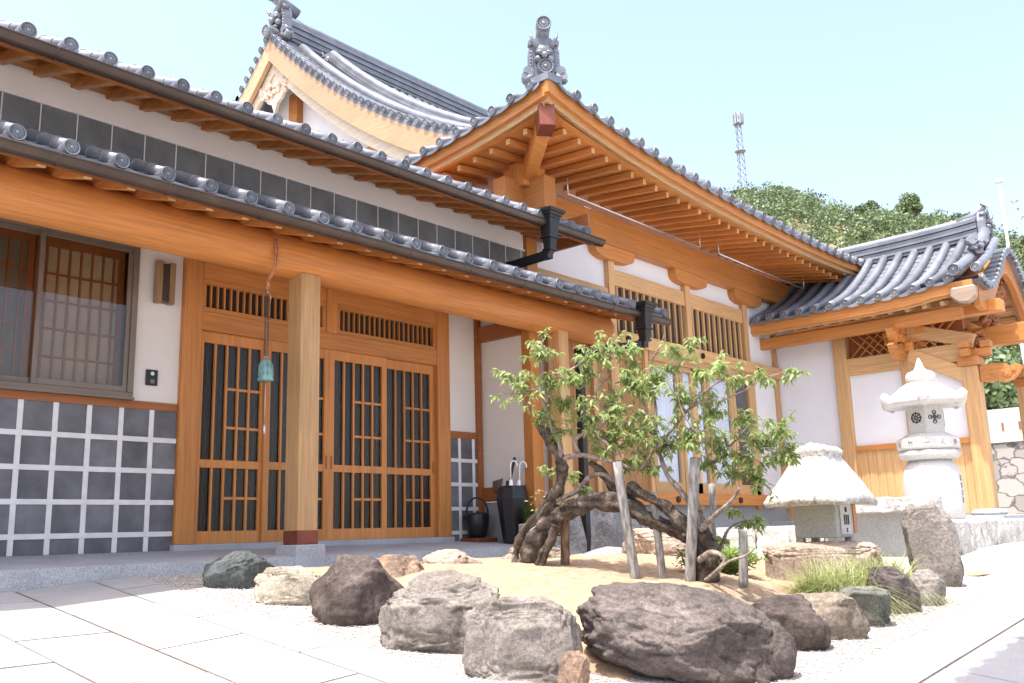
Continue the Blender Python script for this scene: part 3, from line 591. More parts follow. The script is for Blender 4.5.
# hip ridge and demon tile
mb=MB()
hp=[fr_(d,d,.14) for d in (.28,.6,1,1.5,2.2,3,4,4.5)]
for dz,r_ in ((0,.13),(.12,.11),(.24,.10)): mb.tube([p+Vector((0,0,dz)) for p in hp],r_,10)
mb.build('hip_ridge',TILE,MH)
def demon_tile(parent,c,d,s=1.0,cap=True,name='demon_tile'):
    """onigawara: shield plate with horned face, studs, side scrolls and a round tile above. d = outward horizontal unit"""
    c=Vector(c); d=Vector((d[0],d[1],0)).normalized(); sd=Vector((-d.y,d.x,0))
    M=Matrix(((sd.x,-d.x,0,c.x),(sd.y,-d.y,0,c.y),(0,0,1,c.z),(0,0,0,1)))@Matrix.Scale(s,4)
    # local: x side, -y outward, z up
    mb=MB(); pl=[(-.27,0),(-.25,.10),(-.21,.16),(-.205,.40),(-.17,.52),(-.10,.60),(0,.63),(.10,.60),(.17,.52),(.205,.40),(.21,.16),(.25,.10),(.27,0)]
    vs=[(x,-.05,z) for x,z in pl]+[(x,.07,z) for x,z in pl]; n=len(pl)
    mb.add(vs,[tuple(range(n)),tuple(range(n,2*n))[::-1]]+[(i,i+n,(i+1)%n+n,(i+1)%n) for i in range(n)],False,M)
    # border studs
    for sx in (-1,1):
        mb.box(sx*.15,sx*.20,-.075,-.05,.12,.42,M)
        for k in range(6): mb.lathe([(.014,-.012),(.014,.006),(.006,.014)],(0,0,0),8,True,M@Matrix.Translation((sx*.175,-.075,.15+k*.047))@Matrix.Rotation(PI/2,4,'X'))
    # face: forehead, brow, cheeks, snout, mouth, horns
    def blob(x,y,z,a,b,c_): mb.lathe([(math.sin(PI*k/8)*1.0+1e-4,-math.cos(PI*k/8)) for k in range(9)],(0,0,0),14,True,M@Matrix.Translation((x,y,z))@Matrix.Diagonal((a,b,c_,1)))
    blob(0,-.07,.40,.12,.09,.10); blob(-.06,-.13,.36,.05,.04,.025); blob(.06,-.13,.36,.05,.04,.025); blob(0,-.15,.31,.04,.05,.045)
    blob(-.08,-.09,.28,.05,.06,.05); blob(.08,-.09,.28,.05,.06,.05); blob(0,-.10,.22,.075,.05,.03); blob(-.05,-.14,.335,.02,.02,.018); blob(.05,-.14,.335,.02,.02,.018)
    for sx in (-1,1):
        pts=[M@Vector(p) for p in ((sx*.08,-.09,.44),(sx*.13,-.12,.50),(sx*.165,-.13,.57),(sx*.18,-.12,.65))]; mb.tube(pts,[.035*s,.03*s,.02*s,.004*s],8)
        for (a,b,r_) in ((.21,.12,.07),(.25,.05,.05),(.17,.52,.035)): 
            mb.tube([M@Vector((sx*a,-.09,b)),M@Vector((sx*a,.02,b))],r_*s,12)
        pts=[M@Vector(p) for p in ((sx*.14,-.06,.05),(sx*.22,-.05,.03),(sx*.29,-.03,-.02))]; mb.tube(pts,[.05*s,.045*s,.03*s],8)
    o=mb.build(name,TILE,parent)
    ld=MB()
    if cap:
        ld.tube([M@Vector((0,-.16,.74)),M@Vector((0,.30,.60))],.09*s,16); ld.tube([M@Vector((0,-.22,.10)),M@Vector((0,.1,.06))],.095*s,16)
        ld.build('ridge_barrel',TILE,o)
        for z,k in ((.74,1.5),(.10,1.55)):
            q=M@Vector((0,-.17 if z>.5 else -.23,z)); e=place(CAP,'crest_cap',o,q+LOC[o.name]*0,(R(0),0,math.atan2(d.x,-d.y)),(k*s,)*3); e.location=q-LOC[o.name]; LOC[e.name]=LOC[o.name]
    return o
cn=fr_(.34,.34,0)
demon_tile(MH,(cn.x,cn.y,cn.z+.10),(-1,-1),.98)
# handrail-like rods under the eave
for a,b in (((9.5,7.3,4.42),(12.9,7.3,4.40)),((13.5,7.3,4.42),(16.7,7.3,4.38))):
    mb=MB(); mb.tube([a,b],.012,6); 
    for p in (a,b): mb.tube([p,(p[0],p[1],4.64)],.007,5)
    mb.build('hanging_rod',CHROME,MH)
HALLW=wood('pale_gable_board',(.52,.33,.185),'y')
# ------------------------------------------------------------------ REAR HALL (big roof far behind)
RH_=empty('rear_temple_hall',(16,19.75,5),'tall rear hall with sweeping tiled roof and pale gable above the left wing roof','building')
YR=19.72; XG_=13.0
def hz(d):        # height of the slope at horizontal distance d from the ridge, concave
    return 13.05-.985*d+.040*d*d
hall=sidefn((XG_,0,0),(1,0,0),(0,-1,0),lambda v:0,lambda u:0)
def hp_(x,d,dz=0,side=-1): return Vector((x,YR+side*d,hz(d)+dz))
mb=MB()
for side in (-1,1):
    for i in range(46):
        x=XG_+.75+.31*i; mb.tube([hp_(x,.2+8.2*k/9,.05,side) for k in range(10)],.085,7)
    vs=[]; NU=2
    for j in range(13):
        for x in (XG_+.05,27.6): vs.append(hp_(x,.05+8.4*j/12,-.02,side))
    mb.add(vs,[(2*j,2*j+1,2*j+3,2*j+2) for j in range(12)])
mb.build('roof_tiles',TILE,RH_)
# verge tiles along the gable
mb=MB(); d=.12; pts=[]
while d<8.2: pts.append(d); d+=.30*math.cos(math.atan(abs(-1+.104*d)))*1.0
for side in (-1,1):
    for d in pts:
        p=hp_(XG_,d,.06,side); mb.tube([p,p+Vector((.75,0,0))],.085,10); mb.tube([p+Vector((.0,0,-.02)),p+Vector((.12,0,-.02))],.10,10)
    mb.sweepz([hp_(XG_+.03,.0+8.4*k/16,0,side) for k in range(17)],-.14,.0,.5,(1,0))
mb.build('verge_tiles',TILE,RH_)
for i,d in enumerate(pts):
    place(CAP,'verge_cap_tile',RH_,hp_(XG_-.01,d,.06,-1),(0,0,-PI/2),(1.3,1.3,1.3))
    if i<6: place(CAP,'verge_cap_tile',RH_,hp_(XG_-.01,d,.06,1),(0,0,-PI/2),(1.3,1.3,1.3))
for side in (-1,1):
    mb=MB(); mb.sweepz([hp_(XG_+.015,8.4*k/20,0,side) for k in range(21)],-.68,-.10,.12,(1,0)); mb.build('bargeboard',HALLW,RH_)
    mb=MB(); mb.sweepz([hp_(XG_+.18,8.4*k/20,0,side) for k in range(21)],-1.0,-.5,.10,(1,0)); mb.build('inner_bargeboard',wood('cream_board',(.66,.56,.42),'y'),RH_)
mb=MB(); vs=[(XG_+1.0,YR-8,6.5),(XG_+1.0,YR+8,6.5)]+[tuple(hp_(XG_+1.0,abs(d),-.3,-1 if d<0 else 1)) for d in (8,6,4,2,0.01,-2,-4,-6,-8)]
mb.add(vs,[tuple(range(len(vs)))]); mb.build('gable_wall',PLASW,RH_)
mb=MB(); mb.box(XG_+1.05,27,YR-6.2,YR+6.2,-1,6.8); mb.build('hall_wall',PLASW,RH_)
mb=MB(); mb.box(XG_+.8,XG_+1.0,YR-.18,YR+.18,7,11.7); mb.box(XG_+.75,XG_+.98,YR-3.6,YR+3.6,8.9,9.2); mb.build('gable_timber',WY,RH_)
# carved pendant under the peak
mb=MB(); rg=random.Random(5)
mb.prism([(YR+a,11.72+b) for a,b in ((0,.35),(-.25,.15),(-.62,.02),(-.70,-.18),(-.42,-.28),(-.30,-.42),(-.12,-.50),(0,-.78),(.12,-.50),(.30,-.42),(.42,-.28),(.70,-.18),(.62,.02),(.25,.15))],'x',XG_+.22,XG_+.31)
for k in range(40):
    a=rg.uniform(-.6,.6); b=rg.uniform(-.3,.1); p=(XG_+.22,YR+a,11.72+b*(1-abs(a)*.3)); r_=rg.uniform(.04,.09)
    mb.tube([p,(XG_+.16,p[1]+rg.uniform(-.05,.05),p[2]+rg.uniform(-.05,.05))],r_,8)
mb.build('carved_pendant',wood('whitened_wood',(.66,.54,.42),'y'),RH_)
# descending stack ridge and main ridge
def stack(mb,fn,n,w_,layers,lh,capr):
    for L_ in range(layers):
        ww=w_*(1 if L_%2 else .86)
        vs=[]
        for k in range(n+1):
            p,sd=fn(k/n); 
            for (s_,z) in ((-1,L_*lh),(1,L_*lh),(1,(L_+1)*lh-.012),(-1,(L_+1)*lh-.012)): vs.append(p+sd*(s_*ww/2)+Vector((0,0,z)))
        mb.add(vs,[(i*4+k,i*4+(k+1)%4,(i+1)*4+(k+1)%4,(i+1)*4+k) for i in range(n) for k in range(4)]+[(0,1,2,3),(n*4+3,n*4+2,n*4+1,n*4)])
    mb.tube([fn(k/n)[0]+Vector((0,0,layers*lh+capr*.3)) for k in range(n+1)],capr,12)
mb=MB(); stack(mb,lambda t:(hp_(XG_+1.45,.85+6.8*t,.06),Vector((1,0,0))),14,.34,5,.085,.12)
stack(mb,lambda t:(hp_(XG_+.72,.5+7.4*t,.06),Vector((1,0,0))),14,.22,2,.07,.12)
mb.build('descending_ridge',TILE,RH_)
mb=MB(); stack(mb,lambda t:(Vector((XG_+.55+14*t,YR,13.0+.10*(1-4*t*(1-t)))),Vector((0,1,0))),12,.46,7,.085,.14); mb.build('main_ridge',TILE,RH_)
demon_tile(RH_,(XG_+.35,YR,13.0),(-1,0),1.75,True,'ridge_demon_tile')
demon_tile(RH_,(XG_+1.45,YR-.7,hz(.7)-.1),(-.7,-.5),.9,False,'small_demon_tile')
# ------------------------------------------------------------------ GATEHOUSE on the right
GH=empty('temple_gatehouse',(18.35,6.5,0),'gatehouse on the right with curved tiled roof, undulating gable and white side walls','building')
mb=MB(); mb.box(16.97,17.12,4.55,6.8,1.36,2.7); mb.box(16.97,17.12,6.8,8.2,1.36,3.42); mb.build('side_wall',PLASW,GH)
mb=MB()
for i in range(24):
    mb.box(16.95,17.06,4.6+i*.147,4.6+i*.147+.144,.12,1.30)
mb.build('board_wainscot',LZ,GH,.002)
mb=MB(); mb.box(16.9,17.1,4.5,8.1,1.28,1.37); mb.build('wall_rail',WY,GH,.004)
mb=MB(); mb.box(16.9,17.1,4.6,6.8,2.66,2.97); mb.build('tie_beam',LY,GH,.005)
mb=MB(); mb.box(16.92,17.1,6.8,8.1,3.38,3.5); mb.build('side_head',WY,GH)
mb=MB(); mb.box(17.12,17.16,4.7,6.75,2.9,3.5); mb.build('lattice_backing',DX,GH)
mb=MB()
for k in range(10): mb.bar((16.93,4.78+k*.16,2.97),(16.93,5.2+k*.16,3.40),.022,.03,(1,0,0)); mb.bar((16.97,4.78+k*.16,3.4),(16.97,5.2+k*.16,2.97),.022,.03,(1,0,0))
mb.build('diamond_lattice',WY,GH)
for (x,y,s) in ((16.99,6.82,.12),(16.99,5.65,.10),(16.99,4.62,.13),(20.5,4.62,.14),(20.5,6.82,.12)):
    mb=MB(); mb.box(x-s,x+s,y-s,y+s,.16,2.56 if y<5 else 3.4); p=mb.build('gate_pillar',LZ,GH,.012)
    mb=MB(); e=s+.09; mb.box(x-e-.1,x+e+.1,y-e-.1,y+e+.1,-.1,.07)
    mb.lathe([(e*1.15,.07),(e*1.35,.11),(e*1.25,.15),(e*.95,.18)],(x,y,0),8,False); mb.build('pillar_base_stone',GRAN,p,.01)
    # bracket complex
    mb=MB(); t=2.58 if y<5 else 2.98
    if y<6:
        mb.box(x-.17,x+.17,y-.17,y+.17,t-.02,t+.13); mb.box(x-.3,x+.3,y-.07,y+.07,t+.13,t+.26); mb.box(x-.07,x+.07,y-.35,y+.35,t+.135,t+.265)
        for a,b in ((-.24,0),(0,-.28),(0,.28),(0,0)): mb.box(x+a-.084,x+a+.084,y+b-.084,y+b+.084,t+.27,t+.38)
        mb.build('bracket_block',WY,GH,.008)
# carved nosings
def nosing(x,y,z,dirv,name='carved_nosing'):
    mb=MB(); pl=[(0,-.14),(.12,-.17),(.26,-.15),(.36,-.20),(.50,-.16),(.60,-.06),(.66,.04),(.56,.10),(.46,.06),(.40,.12),(.22,.14),(0,.13)]
    vs=[]
    for s_ in (-.05,.05):
        for a,b in pl: vs.append((x+dirv[0]*a+dirv[1]*s_,y+dirv[1]*a+dirv[0]*s_,z+b))
    n=len(pl); mb.add(vs,[tuple(range(n)),tuple(range(n,2*n))[::-1]]+[(i,i+n,(i+1)%n+n,(i+1)%n) for i in range(n)])
    for (a,b,r_) in ((.42,-.05,.07),(.22,-.02,.06),(.52,.0,.045)):
        P=Vector((x+dirv[0]*a,y+dirv[1]*a,z+b)); q=Vector((dirv[1],dirv[0],0))*.065; mb.tube([P-q,P+q],r_,14); 
        mb.tube([P+q*(-1.15),P+q*1.15],r_*.5,10)
    return mb.build(name,WY,GH,.004)
nosing(16.99,4.48,2.42,(0,-1)); nosing(16.85,5.65,2.95,(-1,0)); nosing(16.85,5.65,3.22,(-1,0))
# rainbow beam across the front and carved frog-leg strut
mb=MB(); mb.bar((16.99,5.6,3.34),(16.99,4.5,2.98),.16,.24); mb.build('upper_bent_beam',LY,GH,.012)
mb=MB(); mb.box(18.2,18.5,3.85,8.2,3.08,3.42); mb.build('centre_purlin',WY,GH,.01)
mb=MB(); mb.box(17.0,20.5,5.3,5.5,3.0,3.3); mb.build('cross_beam',WX,GH,.01)
mb=MB(); mb.bar((16.99,5.6,2.90),(16.99,4.66,2.40),.25,.24); mb.build('bent_tie_beam',LY,GH,.012)
rg=random.Random(8); mb=MB()
for k in range(34):
    a=rg.uniform(-.5,.5); b=rg.uniform(0,.38); p=Vector((18.37+a,4.6,3.45+b*(1-abs(a)))); mb.tube([p,p+Vector((rg.uniform(-.1,.1),-.09,rg.uniform(-.1,.1)))],[rg.uniform(.04,.08),.02],7)
mb.build('carved_strut',DX,GH); mb=MB()
for k in range(26):
    a=rg.uniform(-.15,.3); p=Vector((17.1+a,4.5,2.72+rg.uniform(0,.42))); mb.tube([p,p+Vector((rg.uniform(-.1,.1),-.09,rg.uniform(-.1,.1)))],[rg.uniform(.03,.07),.02],7)
mb.build('carved_bracket',DX,GH)
# roof: ridge along y at x=18.37
XRg=18.37
XE=16.02
def gprof(v): return .34*v+.105*v*v      # concave slope, 2.35 across, rises to about 5.15
gl_=sidefn((XE,4.75,3.78),(0,1,0),(1,0,0),gprof,lambda u:.10*math.exp(-max(u,0)/.4))
gr_=sidefn((2*XRg-XE,4.75,3.78),(0,1,0),(-1,0,0),gprof,lambda u:.10*math.exp(-max(u,0)/.4))
for f,rz in ((gl_,-PI/2),(gr_,PI/2)):
    mb=MB(); roof_side(mb,f,-.28,3.6 if f is gl_ else 5.5,.29,lambda u:2.3,r=.076,nv=9,course=.16,sag=.025,caps=GH if f is gl_ else None,rotz=rz,u_first=-.21,sect=12,tails=False); mb.build('roof_tiles',TILE,GH)
for f,nr in ((gl_,(1,0)),(gr_,(-1,0))):
    mb=MB(); mb.sweepz([f(-.55+4.6*k/16,.05,0) for k in range(17)],-.24,-.05,.07,nr); mb.build('fascia_board',WY,GH)
    mb=MB(); mb.sweepz([f(-.4+4.4*k/16,.10,0) for k in range(17)],-.29,-.225,.05,nr); mb.build('lower_fascia_board',LY,GH)
    mb=MB(); vs=[]
    for j in range(3):
        for k in range(2): p=f(-.5+4.6*k,.1+1.6*j/2,0); vs.append((p.x,p.y,p.z-.17+ (0 if j==0 else .0)))
    mb.add(vs,[(0,1,3,2),(2,3,5,4)]); mb.build('soffit_board',WY,GH)
    u=-.3
    while u<3.6:
        p=f(u,.22,0); q=f(u,1.1,0); mb=MB(); mb.bar((p.x,p.y,3.56),(q.x,q.y,3.74),.07,.08); mb.build('eave_rafter',LX,GH,.004); u+=.29
mb=MB(); mb.box(16.405,16.545,4.5,8.3,3.30,3.50); mb.build('eave_purlin',WY,GH,.006)
mb=MB(); mb.box(16.85,17.1,4.0,8.2,3.42,3.62); mb.build('wall_plate',WY,GH,.006)
mb=MB(); stack(mb,lambda t:(Vector((XRg,4.55+4.6*t,5.02+.08*math.exp(-t*4.6/.9))),Vector((1,0,0))),14,.36,6,.062,.09); mb.build('main_ridge',TILE,GH)
demon_tile(GH,(XRg,4.46,5.02),(0,-1),.95,False,'ridge_demon_tile')
mb=MB(); mb.tube([(XRg,4.9,5.48),(XRg,4.6,5.56),(XRg,4.42,5.72)],[.09,.08,.07],12); mb.tube([(XRg,4.43,5.71),(XRg,4.41,5.73)],.08,12); mb.build('ridge_beak_tile',TILE,GH)
# undulating gable (karahafu) facing the garden
YK=4.12
def kz(x):
    t=min(1,abs(x-XRg)/2.15); return 3.83+.92*(.5+.5*math.cos(PI*min(1,t/.80)))**1.15+(.10*((t-.8)/.2)**1.5 if t>.8 else 0)
KX=[XRg-2.15+4.3*k/60 for k in range(61)]
def kpt(x,y,dz=0): return Vector((x,y,kz(x)+dz))
mb=MB(); ln=0; last=kpt(KX[0],YK); nxt=0; k=0; xx=KX[0]
N=400; prev=kpt(XRg-2.15,YK); acc=0
for i in range(1,N+1):
    x=XRg-2.15+4.3*i/N; p=kpt(x,YK); acc+=(p-prev).length; prev=p
    if acc>=.165:
        acc=0; mb.tube([p+Vector((0,-.02,.03)),p+Vector((0,.9,.05))],.055,8); mb.tube([p+Vector((0,-.05,.02)),p+Vector((0,.0,.02))],.064,10)
vs=[]
for x in KX:
    for (y,dz) in ((YK,-.06),(YK,.0),(YK+.95,.02),(YK+.95,-.06)): vs.append(kpt(x,y,dz))
mb.add(vs,[(i*4+k,i*4+(k+1)%4,(i+1)*4+(k+1)%4,(i+1)*4+k) for i in range(60) for k in range(4)],False)
mb.build('undulating_gable_tiles',TILE,GH)
mb=MB(); mb.sweepz([kpt(x,YK+.08) for x in KX[3:58]],-.40,-.06,.10,(0,1)); mb.build('undulating_bargeboard',WX,GH)
mb=MB(); mb.sweepz([kpt(x,YK+.22) for x in KX[4:57]],-.16,-.08,2.0,(0,1)); mb.build('gable_ceiling_board',LY,GH)
for i in range(5,57,3):
    x=KX[i]; mb=MB(); mb.bar(kpt(x,YK+.3,-.22),kpt(x,YK+1.6,-.22),.05,.08); mb.build('gable_rafter',LY,GH)
mb=MB(); mb.box(17.0,20.3,4.95,5.12,3.45,3.62); mb.build('inner_cross_beam',WX,GH,.006)
mb=MB(); rg=random.Random(3)
for k in range(46):
    a=rg.uniform(-.34,.34); b=rg.uniform(-.75,-.30); p=Vector((XRg+a,YK+.30,4.62+b+abs(a)*.2)); mb.tube([p,p+Vector((rg.uniform(-.08,.08),-.07,rg.uniform(-.08,.08)))],[rg.uniform(.04,.08),.02],7)
for sx in (-1,1): mb.tube([(XRg+sx*.1,YK+.28,4.2),(XRg+sx*.4,YK+.28,4.12),(XRg+sx*.6,YK+.28,4.0)],[.08,.06,.03],8)
mb.build('carved_pendant',DX,GH)
mb=MB(); mb.prism([(4.14,3.74),(4.52,3.74),(4.54,3.58),(4.42,3.47),(4.25,3.45),(4.14,3.54)],'x',16.0,16.16); mb.build('weathered_beam_end',wood('silvered_wood',(.36,.27,.20),'y'),GH,.03)
# descending ridges with scroll tile and large corner barrel
mb=MB(); mb.tube([gl_(-.32,2.2*k/8,.10+.05) for k in range(9)],.10,12); mb.tube([gl_(-.56,.35+1.5*k/8,.10) for k in range(9)],.07,12)
p=gl_(-.40,1.1,.25)
for k in range(22):
    rg2=random.Random(k); q=p+Vector((rg2.uniform(-.15,.15),rg2.uniform(-.12,.12),rg2.uniform(-.1,.22))); mb.tube([q,q+Vector((-.05,-.06,.03))],rg2.uniform(.04,.08),8)
mb.build('corner_ridge',TILE,GH)
place(CAP,'eave_cap_tile',GH,gl_(-.32,-.01,.15),(0,0,-PI/2),(1.5,)*3); place(CAP,'eave_cap_tile',GH,gl_(-.56,.34,.10),(0,0,-PI/2),(1.1,)*3)
# stone platform and rubble retaining stones
mb=MB(); mb.box(11.05,22,3.62,9,-.5,-.0); mb.box(16.2,22,4.2,9,-.01,.075); o=mb.build('gate_platform',GRAN,None,.01); struct(o)

TREE = {'trunk':[[[6.224,5.386,-0.274,0.115],[6.221,5.311,-0.126,0.1],[6.23,5.178,0.062,0.095],[6.264,5.016,0.164,0.09],[6.306,4.856,0.216,0.08],[6.36,4.668,0.241,0.085],[6.414,4.508,0.21,0.08],[6.468,4.375,0.125,0.085],[6.526,4.228,0.041,0.085],[6.582,4.063,-0.018,0.085],[6.627,3.931,-0.068,0.1],[6.656,3.914,-0.207,0.12],[6.681,3.974,-0.445,0.13]],[[6.233,5.508,-0.275,0.05],[6.212,5.484,-0.124,0.045],[6.213,5.399,0.026,0.05],[6.228,5.228,0.147,0.05],[6.233,5.116,0.267,0.055],[6.232,5.003,0.362,0.06]],[[6.177,5.225,-0.272,0.05],[6.198,5.126,-0.103,0.05],[6.222,5.052,0.059,0.05]],[[6.21,5.214,0.105,0.06],[6.22,5.13,0.201,0.06],[6.229,5.046,0.306,0.065],[6.227,4.973,0.443,0.06],[6.201,4.967,0.591,0.055],[6.165,5.007,0.718,0.05],[6.128,5.058,0.83,0.045],[6.095,5.116,0.901,0.03]],[[6.551,4.43,0.143,0.07],[6.495,4.531,0.284,0.06],[6.451,4.625,0.37,0.055],[6.403,4.706,0.497,0.045],[6.326,4.749,0.564,0.04]],[[6.554,3.973,-0.012,0.07],[6.497,4.091,0.131,0.06],[6.446,4.21,0.229,0.055],[6.403,4.32,0.297,0.05],[6.412,4.419,0.366,0.045]],[[6.494,4.087,0.154,0.05],[6.461,4.174,0.204,0.04],[6.377,4.257,0.255,0.035]]],'limb':[[[6.198,4.986,0.576,0.045],[6.216,4.914,0.605,0.04],[6.251,4.793,0.622,0.035],[6.303,4.647,0.589,0.035],[6.341,4.486,0.538,0.03],[6.407,4.369,0.476,0.02]],[[6.234,5.052,0.265,0.035],[6.318,4.912,0.325,0.035],[6.338,4.786,0.434,0.03],[6.371,4.664,0.461,0.03],[6.417,4.559,0.39,0.035],[6.426,4.412,0.302,0.03]],[[6.201,4.967,0.591,0.04],[6.162,4.929,0.711,0.035],[6.125,4.969,0.838,0.03],[6.101,4.987,0.939,0.025],[6.064,4.994,1.072,0.022],[6.026,5.012,1.189,0.02],[6.068,4.988,1.276,0.018],[6.106,4.855,1.305,0.016],[6.179,4.762,1.343,0.014],[6.199,4.669,1.4,0.01]],[[6.064,4.994,1.072,0.02],[6.024,4.893,1.141,0.015],[6.011,4.855,1.278,0.012],[5.975,4.871,1.444,0.008],[5.942,4.915,1.548,0.005]],[[6.026,5.012,1.189,0.015],[6.023,5.176,1.183,0.013],[5.972,5.275,1.277,0.011],[5.931,5.351,1.36,0.007]],[[6.251,4.793,0.622,0.03],[6.221,4.815,0.747,0.025],[6.255,4.682,0.795,0.025],[6.304,4.57,0.714,0.022],[6.349,4.488,0.603,0.02]],[[6.272,4.695,0.789,0.02],[6.294,4.585,0.855,0.018],[6.312,4.561,0.961,0.016],[6.278,4.612,1.064,0.015],[6.264,4.607,1.146,0.014],[6.318,4.55,1.228,0.012],[6.326,4.48,1.304,0.008]],[[6.312,4.577,1.214,0.012],[6.313,4.677,1.312,0.01],[6.289,4.695,1.414,0.008],[6.346,4.604,1.537,0.006]],[[6.635,3.94,-0.13,0.06],[6.566,3.905,0.024,0.05],[6.536,3.931,0.156,0.04],[6.492,4.002,0.298,0.035],[6.451,4.079,0.411,0.03],[6.453,4.143,0.582,0.026],[6.421,4.158,0.742,0.023],[6.397,4.12,0.937,0.02],[6.361,4.121,1.137,0.018],[6.335,4.112,1.296,0.012],[6.341,4.001,1.443,0.008],[6.337,3.965,1.519,0.005]],[[6.416,4.152,0.781,0.018],[6.423,4.225,0.91,0.014],[6.419,4.263,1.036,0.01]],[[6.38,4.293,0.47,0.025],[6.394,4.149,0.62,0.022],[6.386,3.976,0.763,0.02],[6.383,3.818,0.904,0.018],[6.409,3.677,0.969,0.015],[6.443,3.55,0.957,0.012],[6.477,3.369,1.016,0.009],[6.502,3.21,1.09,0.006],[6.531,3.061,1.119,0.004]],[[6.386,3.801,0.918,0.012],[6.35,3.684,1.003,0.01],[6.383,3.478,1.113,0.007],[6.399,3.354,1.19,0.004]],[[6.575,3.896,-0.014,0.05],[6.542,3.764,0.074,0.03],[6.512,3.619,0.159,0.026],[6.491,3.526,0.23,0.02],[6.472,3.478,0.287,0.013]],[[6.625,3.878,0.023,0.035],[6.664,3.964,0.26,0.028],[6.684,3.952,0.458,0.024],[6.71,3.826,0.506,0.022],[6.728,3.726,0.555,0.02],[6.728,3.684,0.622,0.018],[6.693,3.725,0.759,0.015],[6.662,3.811,0.805,0.01]],[[6.728,3.684,0.622,0.016],[6.696,3.556,0.696,0.012],[6.709,3.424,0.81,0.01],[6.735,3.33,0.794,0.006]],[[6.731,3.688,0.599,0.016],[6.633,3.493,0.541,0.014],[6.664,3.337,0.584,0.01],[6.703,3.197,0.544,0.006]],[[6.561,3.905,-0.242,0.05],[6.486,3.752,-0.18,0.03],[6.472,3.638,-0.239,0.025],[6.418,3.726,-0.346,0.022],[6.41,3.783,-0.383,0.02]],[[6.465,3.754,-0.364,0.022],[6.433,3.593,-0.252,0.018],[6.456,3.462,-0.21,0.014],[6.465,3.381,-0.154,0.01]],[[6.755,4.008,-0.326,0.05],[6.817,3.921,-0.252,0.03],[6.862,3.875,-0.137,0.025],[6.859,3.81,-0.021,0.015],[6.876,3.708,0.039,0.01],[6.904,3.592,0.051,0.006]],[[6.405,3.699,0.662,0.012],[6.316,3.769,0.778,0.01],[6.275,3.821,0.935,0.008],[6.25,3.813,1.087,0.006]],[[6.534,4.192,0.629,0.014],[6.516,4.368,0.725,0.012],[6.502,4.5,0.86,0.01],[6.462,4.532,1.028,0.007]]]}
LEAVES = [[5.949,4.935,1.476,0.167],[6.004,5.215,1.212,0.153],[5.956,5.306,1.305,0.103],[6.008,4.886,1.239,0.166],[6.142,4.862,1.097,0.15],[6.056,5.047,0.967,0.126],[6.151,4.733,1.276,0.15],[6.314,4.584,1.469,0.201],[6.298,4.705,1.348,0.135],[6.393,4.336,1.459,0.132],[6.171,4.931,0.821,0.1],[6.23,4.675,0.942,0.165],[6.361,4.52,1.044,0.199],[6.352,4.529,0.795,0.198],[6.289,4.631,0.694,0.132],[6.415,4.271,1.161,0.213],[6.416,4.293,0.835,0.228],[6.367,4.042,1.233,0.176],[6.351,3.862,1.024,0.188],[6.447,4.094,0.697,0.192],[6.408,3.827,0.75,0.156],[6.374,3.667,1.183,0.155],[6.367,3.488,1.189,0.122],[6.407,3.383,1.103,0.106],[6.528,3.664,0.899,0.156],[6.495,3.23,1.107,0.075],[6.54,3.027,1.108,0.074],[6.659,3.712,0.676,0.158],[6.722,3.537,0.571,0.156],[6.74,3.393,0.677,0.17],[6.764,3.25,0.735,0.153],[6.711,3.124,0.592,0.105],[6.72,3.634,0.438,0.141],[6.777,3.456,0.367,0.139],[6.643,3.877,0.515,0.111],[6.386,3.875,1.389,0.111],[6.364,3.751,1.408,0.078],[6.467,4.465,0.549,0.115],[6.485,4.243,0.534,0.146],[6.379,5.116,0.455,0.103],[6.456,4.932,0.362,0.085],[6.325,5.236,0.529,0.069],[6.884,3.667,0.053,0.095],[6.919,3.541,0.034,0.078],[6.855,3.734,0.118,0.063],[6.735,4.006,-0.209,0.111],[6.781,3.937,-0.366,0.079],[6.853,3.884,-0.097,0.064],[6.415,4.384,1.258,0.149],[6.593,3.446,0.842,0.123],[6.735,3.295,0.531,0.137]]
POLES = [([6.432,4.415,-0.422],[6.257,4.427,0.539],0.04),([6.6,4.272,-0.445],[6.477,4.245,0.287],0.032),([6.565,4.02,-0.439],[6.447,3.822,0.535],0.042),([6.661,3.603,-0.387],[6.613,3.546,-0.023],0.035),([7.131,4.12,-0.263],[7.045,4.031,0.358],0.03),([6.414,5.127,-0.299],[6.344,5.045,0.223],0.038)]
HUTM=granite('pale_hut_granite',(.50,.49,.46),(.33,.32,.30),70,.8,.3)
